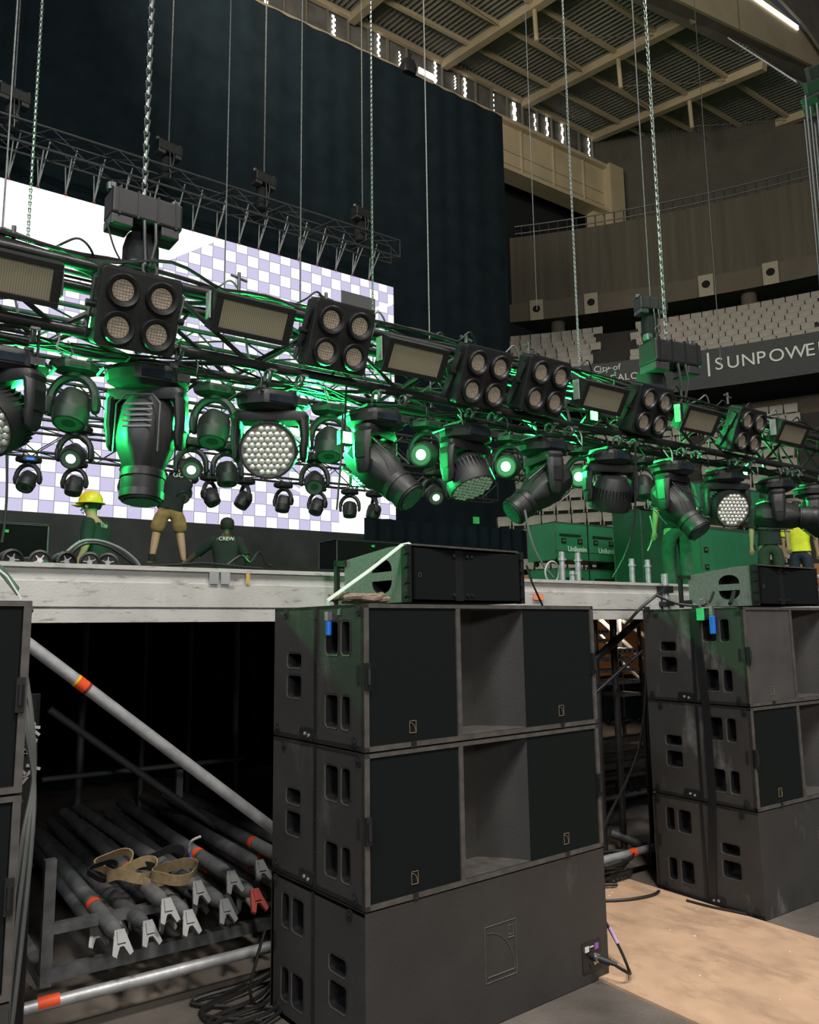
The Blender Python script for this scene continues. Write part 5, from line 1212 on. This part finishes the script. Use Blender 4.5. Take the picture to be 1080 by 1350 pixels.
def person(label, loc, rz, J, skin=M_SKIN, tee=M_TEE, legs=M_JEANS, shorts=False, hair=True, hat=None, shoe=M_TEE, extra=None):
    """J: joint dictionary in local metres; person faces local -y"""
    t = thing('person', label, 'person', loc, rz)
    V = {k: Vector(v) for k, v in J.items()}
    N = []; E = []; ix = {}
    def nd(k, r, p=None): ix[k] = len(N); N.append((tuple(p or V[k]), r)); return ix[k]
    nd('pel', .1); nd('wai', .1, V['pel'].lerp(V['che'], .45)); nd('che', .115); nd('nck', .055, V['che'].lerp(V['hed'], .52)); nd('hed0', (.065, .075), V['che'].lerp(V['hed'], .78)); nd('hed', (.078, .095)); nd('top', (.06, .07), V['hed']+(V['hed']-V['che']).normalized()*.09)
    E += [(0, 1), (1, 2), (2, 3), (3, 4), (4, 5), (5, 6)]
    for s in 'LR':
        nd('sh'+s, .058); nd('el'+s, .042); nd('wr'+s, .028); nd('pa'+s, (.04, .02), V['wr'+s]+(V['wr'+s]-V['el'+s]).normalized()*.06)
        E += [(2, ix['sh'+s]), (ix['sh'+s], ix['el'+s]), (ix['el'+s], ix['wr'+s]), (ix['wr'+s], ix['pa'+s])]
        nd('hi'+s, .08); nd('kn'+s, .058); nd('ca'+s, .056, V['kn'+s].lerp(V['an'+s], .3)); nd('an'+s, .036); nd('to'+s, (.04, .025), V['to'+s])
        E += [(0, ix['hi'+s]), (ix['hi'+s], ix['kn'+s]), (ix['kn'+s], ix['ca'+s]), (ix['ca'+s], ix['an'+s]), (ix['an'+s], ix['to'+s])]
        d = (V['wr'+s]-V['el'+s]).normalized(); sd = d.cross(Vector((0, 0, 1))) if abs(d.z) < .8 else d.cross(Vector((0, 1, 0))); sd.normalize(); bn = d.cross(sd)
        pa = N[ix['pa'+s]][0]
        for f in range(4):
            o_ = Vector(pa)+sd*(-.024+.016*f); l = (.03, .034, .032, .025)[f]
            i0 = len(N); N.append((tuple(o_+d*.03), .0095)); N.append((tuple(o_+d*(.03+l)+bn*.008), .0085)); N.append((tuple(o_+d*(.03+l*1.7)+bn*.024), .007))
            E += [(ix['pa'+s], i0), (i0, i0+1), (i0+1, i0+2)]
        i0 = len(N); o_ = Vector(pa)-sd*.035; N.append((tuple(o_), .011)); N.append((tuple(o_+d*.035-sd*.015+bn*.01), .009)); E += [(ix['pa'+s], i0), (i0, i0+1)]
    body = skinmesh('body', N, E, skin, t)
    # face
    hd = V['hed']; f = MB(); F = Vector((0, -1, 0)) if 'face' not in J else Vector(J['face']).normalized(); sd = F.cross(Vector((0, 0, 1))).normalized()
    f.cyl(hd+F*.085+Vector((0, 0, .012)), hd+F*.118+Vector((0, 0, -.018)), .008, .014, n=8); f.build('nose', skin, t)
    e = MB()
    for s in (-1, 1): e.cyl(hd+F*.088+sd*s*.032+Vector((0, 0, .015)), hd+F*.097+sd*s*.032+Vector((0, 0, .015)), .011, n=8)
    e.build('eye', M_DARK, t); MB().box(hd+F*.092+Vector((0, 0, -.05)), (.045, .012, .009)).build('mouth', mat('lips', (.3, .12, .1), .6), t)
    for s in (-1, 1): MB().cyl(hd+sd*s*.078, hd+sd*s*.096, .026, .02, n=10).build('ear', skin, t)
    # shirt
    ax = (V['che']-V['pel']); ln_ = ax.length; az = ax.normalized(); lx = (V['shL']-V['shR']); lx = (lx-az*lx.dot(az)).normalized(); ly = az.cross(lx)
    hips = (V['hiL']-V['hiR']); hips = (hips-az*hips.dot(az)).normalized(); secs = []
    for f_, a_, b_, e_ in ((-.09, .172, .138, 2.6), (.0, .17, .135, 2.6), (.3, .158, .128, 2.4), (.6, .172, .132, 2.4), (.88, .196, .135, 2.6), (1.05, .2, .12, 2.6), (1.16, .17, .095, 2.2), (1.26, .095, .075, 2), (1.3, .072, .068, 2)):
        o_ = V['pel']+ax*f_; xx = hips.lerp(lx, max(0, min(1, f_))).normalized(); yy = az.cross(xx)
        secs.append([o_+xx*p_[0]+yy*p_[1] for p_ in sup(a_, b_, 0, e_, 28)])
    sb = MB().loft(secs)
    for s in 'LR':
        a, b = V['sh'+s], V['el'+s]; d = (b-a).normalized(); q = d.to_track_quat('Z', 'Y'); l = (b-a).length; rings = []
        for t_, r_ in ((-.07, .03), (-.055, .055), (-.02, .074), (.04, .077), (l*.4, .071), (l*.82, .066)): rings.append([a+d*t_+q @ Vector((r_*math.cos(2*PI*k/18), r_*math.sin(2*PI*k/18), 0)) for k in range(18)])
        sb.loft(rings)
    sb.build('shirt', tee, t)
    N = []; E = []; ix.clear(); nd('pel', .15, V['pel']+(V['che']-V['pel'])*.08); nd('p2', .15, V['pel']-Vector((0, 0, .04))); E.append((0, 1))
    for s in 'LR':
        nd('hi'+s, .115)
        if shorts: nd('kn'+s, .105, V['hi'+s].lerp(V['kn'+s], .95)); E += [(1, ix['hi'+s]), (ix['hi'+s], ix['kn'+s])]
        else: nd('kn'+s, .085); nd('an'+s, .07); E += [(1, ix['hi'+s]), (ix['hi'+s], ix['kn'+s]), (ix['kn'+s], ix['an'+s])]
    skinmesh('shorts' if shorts else 'trousers', N, E, legs, t)
    for s in 'LR':
        a, b = V['an'+s], V['to'+s]
        skinmesh('shoe', [(tuple(a+Vector((0, 0, .01))), .052), (tuple(a.lerp(b, .15)-Vector((0, 0, .035))), (.05, .04)), (tuple(b), (.048, .032))], [(0, 1), (1, 2)], shoe, t, 1)
    if hat:
        hm = MB().loft([sup(r, r*1.12, z, 2, 24) for r, z in ((.15, -.004), (.15, .004), (.125, .012), (.122, .06), (.1, .11), (.06, .14), (.015, .152))], M=Matrix.Translation(hd+Vector((0, 0, .045))))
        hm.box(hd+F*.15+Vector((0, 0, .045)), (.16, .1, .012), Matrix.Rotation(math.atan2(F.y, F.x)+PI/2, 3, 'Z')); hm.build('helmet', hat, t)
    if hair:
        c = hd-F*.012+Vector((0, 0, .03)); MB().loft([sup(r, r*1.08, z, 2, 20) for r, z in ((.085, -.055), (.099, -.02), (.1, .03), (.088, .07), (.055, .1), (.012, .112))], M=Matrix.Translation(c-F*.012)).build('hair', mat('dark_hair', (.015, .012, .01), .8), t)
    return t
stand = dict(pel=(0, 0, .95), che=(0, 0, 1.36), hed=(0, -.01, 1.64), shL=(.19, 0, 1.42), shR=(-.19, 0, 1.42), elL=(.25, .0, 1.13), elR=(-.25, 0, 1.13), wrL=(.26, -.06, .9), wrR=(-.26, -.06, .9), hiL=(.1, 0, .88), hiR=(-.1, 0, .88), knL=(.11, -.02, .5), knR=(-.11, -.02, .5), anL=(.12, .02, .1), anR=(-.12, .02, .1), toL=(.13, -.13, .035), toR=(-.13, -.13, .035))
def pose(**k): d = dict(stand); d.update(k); return d
# worker in shorts reaching up, seen from behind
p = at(222, 742, Y=11.0)
sh = person('person in black t-shirt and khaki shorts reaching up to a light, seen from behind', (p.x, 11.0, 2.68), PI-.15, pose(elL=(.14, -.2, 1.62), elR=(-.28, -.22, 1.62), wrL=(.02, -.3, 1.86), wrR=(-.2, -.32, 1.88), hed=(-.14, -.06, 1.63), che=(-.1, 0, 1.36), shL=(.1, 0, 1.43), shR=(-.3, 0, 1.43), hiL=(.11, 0, .88), hiR=(-.11, 0, .88), knL=(.17, -.02, .5), knR=(-.15, .0, .5), anL=(.22, .0, .1), anR=(-.2, .03, .1), toL=(.26, -.13, .035), toR=(-.27, -.1, .035)), legs=M_KHAKI, shorts=True, shoe=mat('brown_leather', (.2, .1, .07), .6))
for s in (.22, -.2): MB().cyl((s, .01, .1), (s, .005, .2), .047, n=12).build('sock', M_TEE, sh)
sh.scale = (1.28, 1.2, 1.1)
text('GO', .1, 'shirt_print', M_WHITE, sh, (0, .15, 1.42), (PI/2, 0, PI), .002)
# worker with yellow helmet, kneeling
p = at(133, 700, Y=7.0)
kn = dict(pel=(0, 0, .5), che=(0, -.08, .9), hed=(0, -.14, 1.17), shL=(.18, -.06, .95), shR=(-.18, -.06, .95), elL=(.24, -.05, .68), elR=(-.26, -.05, .68), wrL=(.22, -.16, .46), wrR=(-.3, -.12, .46), hiL=(.1, 0, .46), hiR=(-.1, 0, .46), knL=(.13, -.26, .12), knR=(-.13, -.26, .12), anL=(.12, .2, .1), anR=(-.12, .2, .1), toL=(.12, .33, .04), toR=(-.12, .33, .04), face=(.0, -1, -.15))
y1 = person('kneeling person in yellow helmet and dark green t-shirt beside the cable arc', (p.x, 7.0, DZ), math.radians(-130), kn, hat=M_YEL, tee=mat('green_black_cotton', (.012, .03, .026), .9))
text('STAFF', .06, 'shirt_print', M_WHITE, y1, (.1, .05, .92), (PI/2, 0, PI), .002)
p = at(298, 700, Y=8.0)
kn2 = dict(kn); kn2.update(elL=(.42, -.15, .75), wrL=(.64, -.24, .55), elR=(-.3, -.0, .7), wrR=(-.3, -.15, .5), hed=(-.02, -.15, 1.16))
y2 = person('crouching person in black t-shirt and dark cap reaching left on stage', (p.x, 8.0, DZ+.02), math.radians(-200), kn2, skin=M_SKIND)
text('CREW', .075, 'shirt_print', M_WHITE, y2, (.1, .06, .95), (PI/2, 0, PI), .002)
p = at(896, 760, Y=3.6); person('person in grey jeans standing behind a spot light, mostly hidden', (p.x, 3.6, DZ), 2.6, stand, tee=M_TEE)
p = at(1018, 750, Y=4.2); person('person in dark trousers standing behind the level spot light', (p.x, 4.2, DZ), 2.2, stand, legs=mat('dark_green_trousers', (.03, .035, .03), .9))
p = at(1057, 750, Y=4.6); person('person in yellow hi vis vest at the right picture edge', (p.x, 4.6, DZ), 2.0, stand, tee=M_HIVIS, legs=mat('navy_trousers', (.02, .03, .05), .9))
